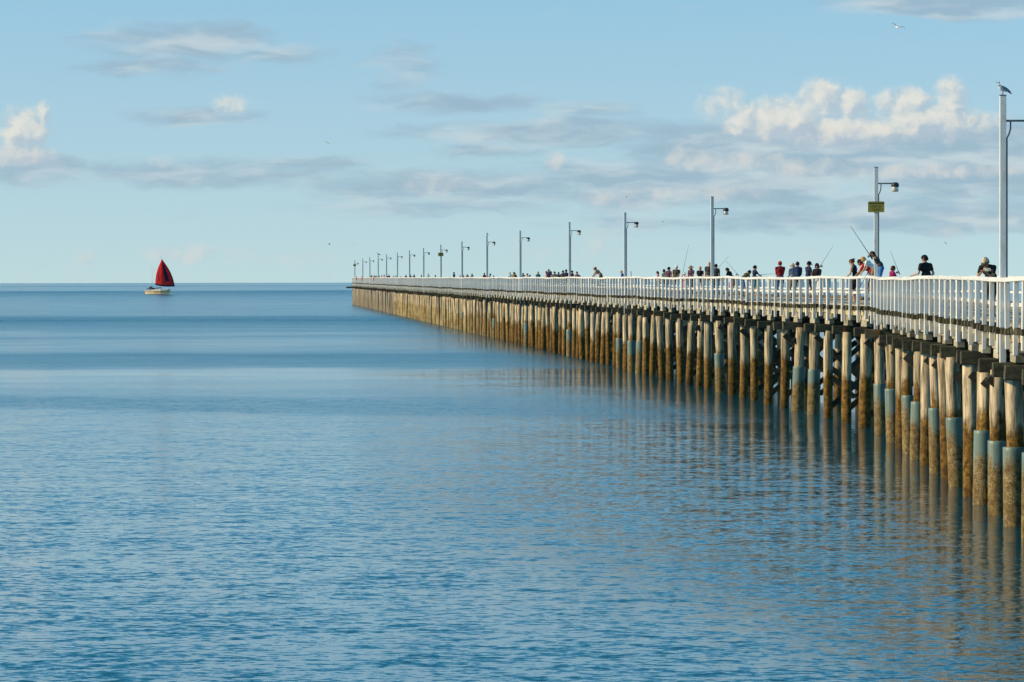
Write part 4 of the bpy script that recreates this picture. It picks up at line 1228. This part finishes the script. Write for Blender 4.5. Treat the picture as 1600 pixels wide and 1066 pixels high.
MB().add(tube([(mx - .1, 0, 2.0), (mx - 1.6, 0, 1.95), (mx - 2.6, 0, 1.75)], [.14, .13, .08], 8)).build('furled_mainsail', 'canvas_navy', boat, True)
for (a, b) in (((mx, 0, ztop - .2), (4.3, 0, 1.6)), ((mx, 0, ztop - .3), (-4.1, 0, 1.2)), ((mx, 0, ztop * .7), (mx, -1.3, 1.1)), ((mx, 0, ztop * .7), (mx, 1.3, 1.1)), ((mzx, 0, 5.0), (-4.0, 0, 1.2))):
    MB().add(tube([a, b], .012, 5)).build('stay', 'spar', boat)
for sg in (-1, 1):
    pth = [(x, sg * (b_ - .05), z_ + .55) for (x, b_, z_, a_, c_) in st[:-1]]
    rl = MB().add(tube(pth, .016, 5))
    for p_ in pth: rl.add(tube([p_, (p_[0], p_[1], p_[2] - .6)], .014, 5))
    rl.build('guard_rail', 'spar', boat)
# spinnaker: billowing triangle, panels of red and navy
hd_, lf_, rt_ = Vector((mx + .3, 0, z_at(252.6, 405, BD))), Vector(((246.6 - 247) / FPX * BD, -1.3, z_at(244, 445.5, BD))), Vector(((274.6 - 247) / FPX * BD, .9, z_at(273, 447.8, BD)))
nu, nv = 22, 16
grid = {}
for j in range(nv + 1):
    v = j / nv
    for i in range(nu + 1):
        u = i / nu
        L_ = hd_.lerp(lf_, v); R_ = hd_.lerp(rt_, v)
        p = L_.lerp(R_, u)
        p = p + Vector((-.75 * math.sin(math.pi * v * .95) * (1 - u) + .80 * math.sin(math.pi * v) * u, 0, 0))
        p.y -= 1.5 * math.sin(math.pi * u) * math.sin(math.pi * min(1, v * .9)) 
        p.z -= .25 * math.sin(math.pi * u) * v
        grid[(i, j)] = p
def sail_mat(i, j):
    u, v = i / nu, j / nv
    if v > .925: return 1
    if .63 < u < .80 and .12 < v < .80: return 1
    if .20 < u < .30 and .30 < v < .78: return 1
    if u > .93 and v > .1: return 1
    return 0
front_, back_ = [], []
vs_ = [grid[(i, j)] for j in range(nv + 1) for i in range(nu + 1)]
n0 = len(vs_)
fs_, mi_ = [], []
W1 = nu + 1
for j in range(nv):
    for i in range(nu):
        a = j * W1 + i; q_ = (a, a + W1, a + W1 + 1, a + 1)
        fs_.append(q_); mi_.append(sail_mat(i, j))
mesh_obj('spinnaker', vs_, fs_, None, boat, True, ['sail_red', 'sail_navy'], mi_)
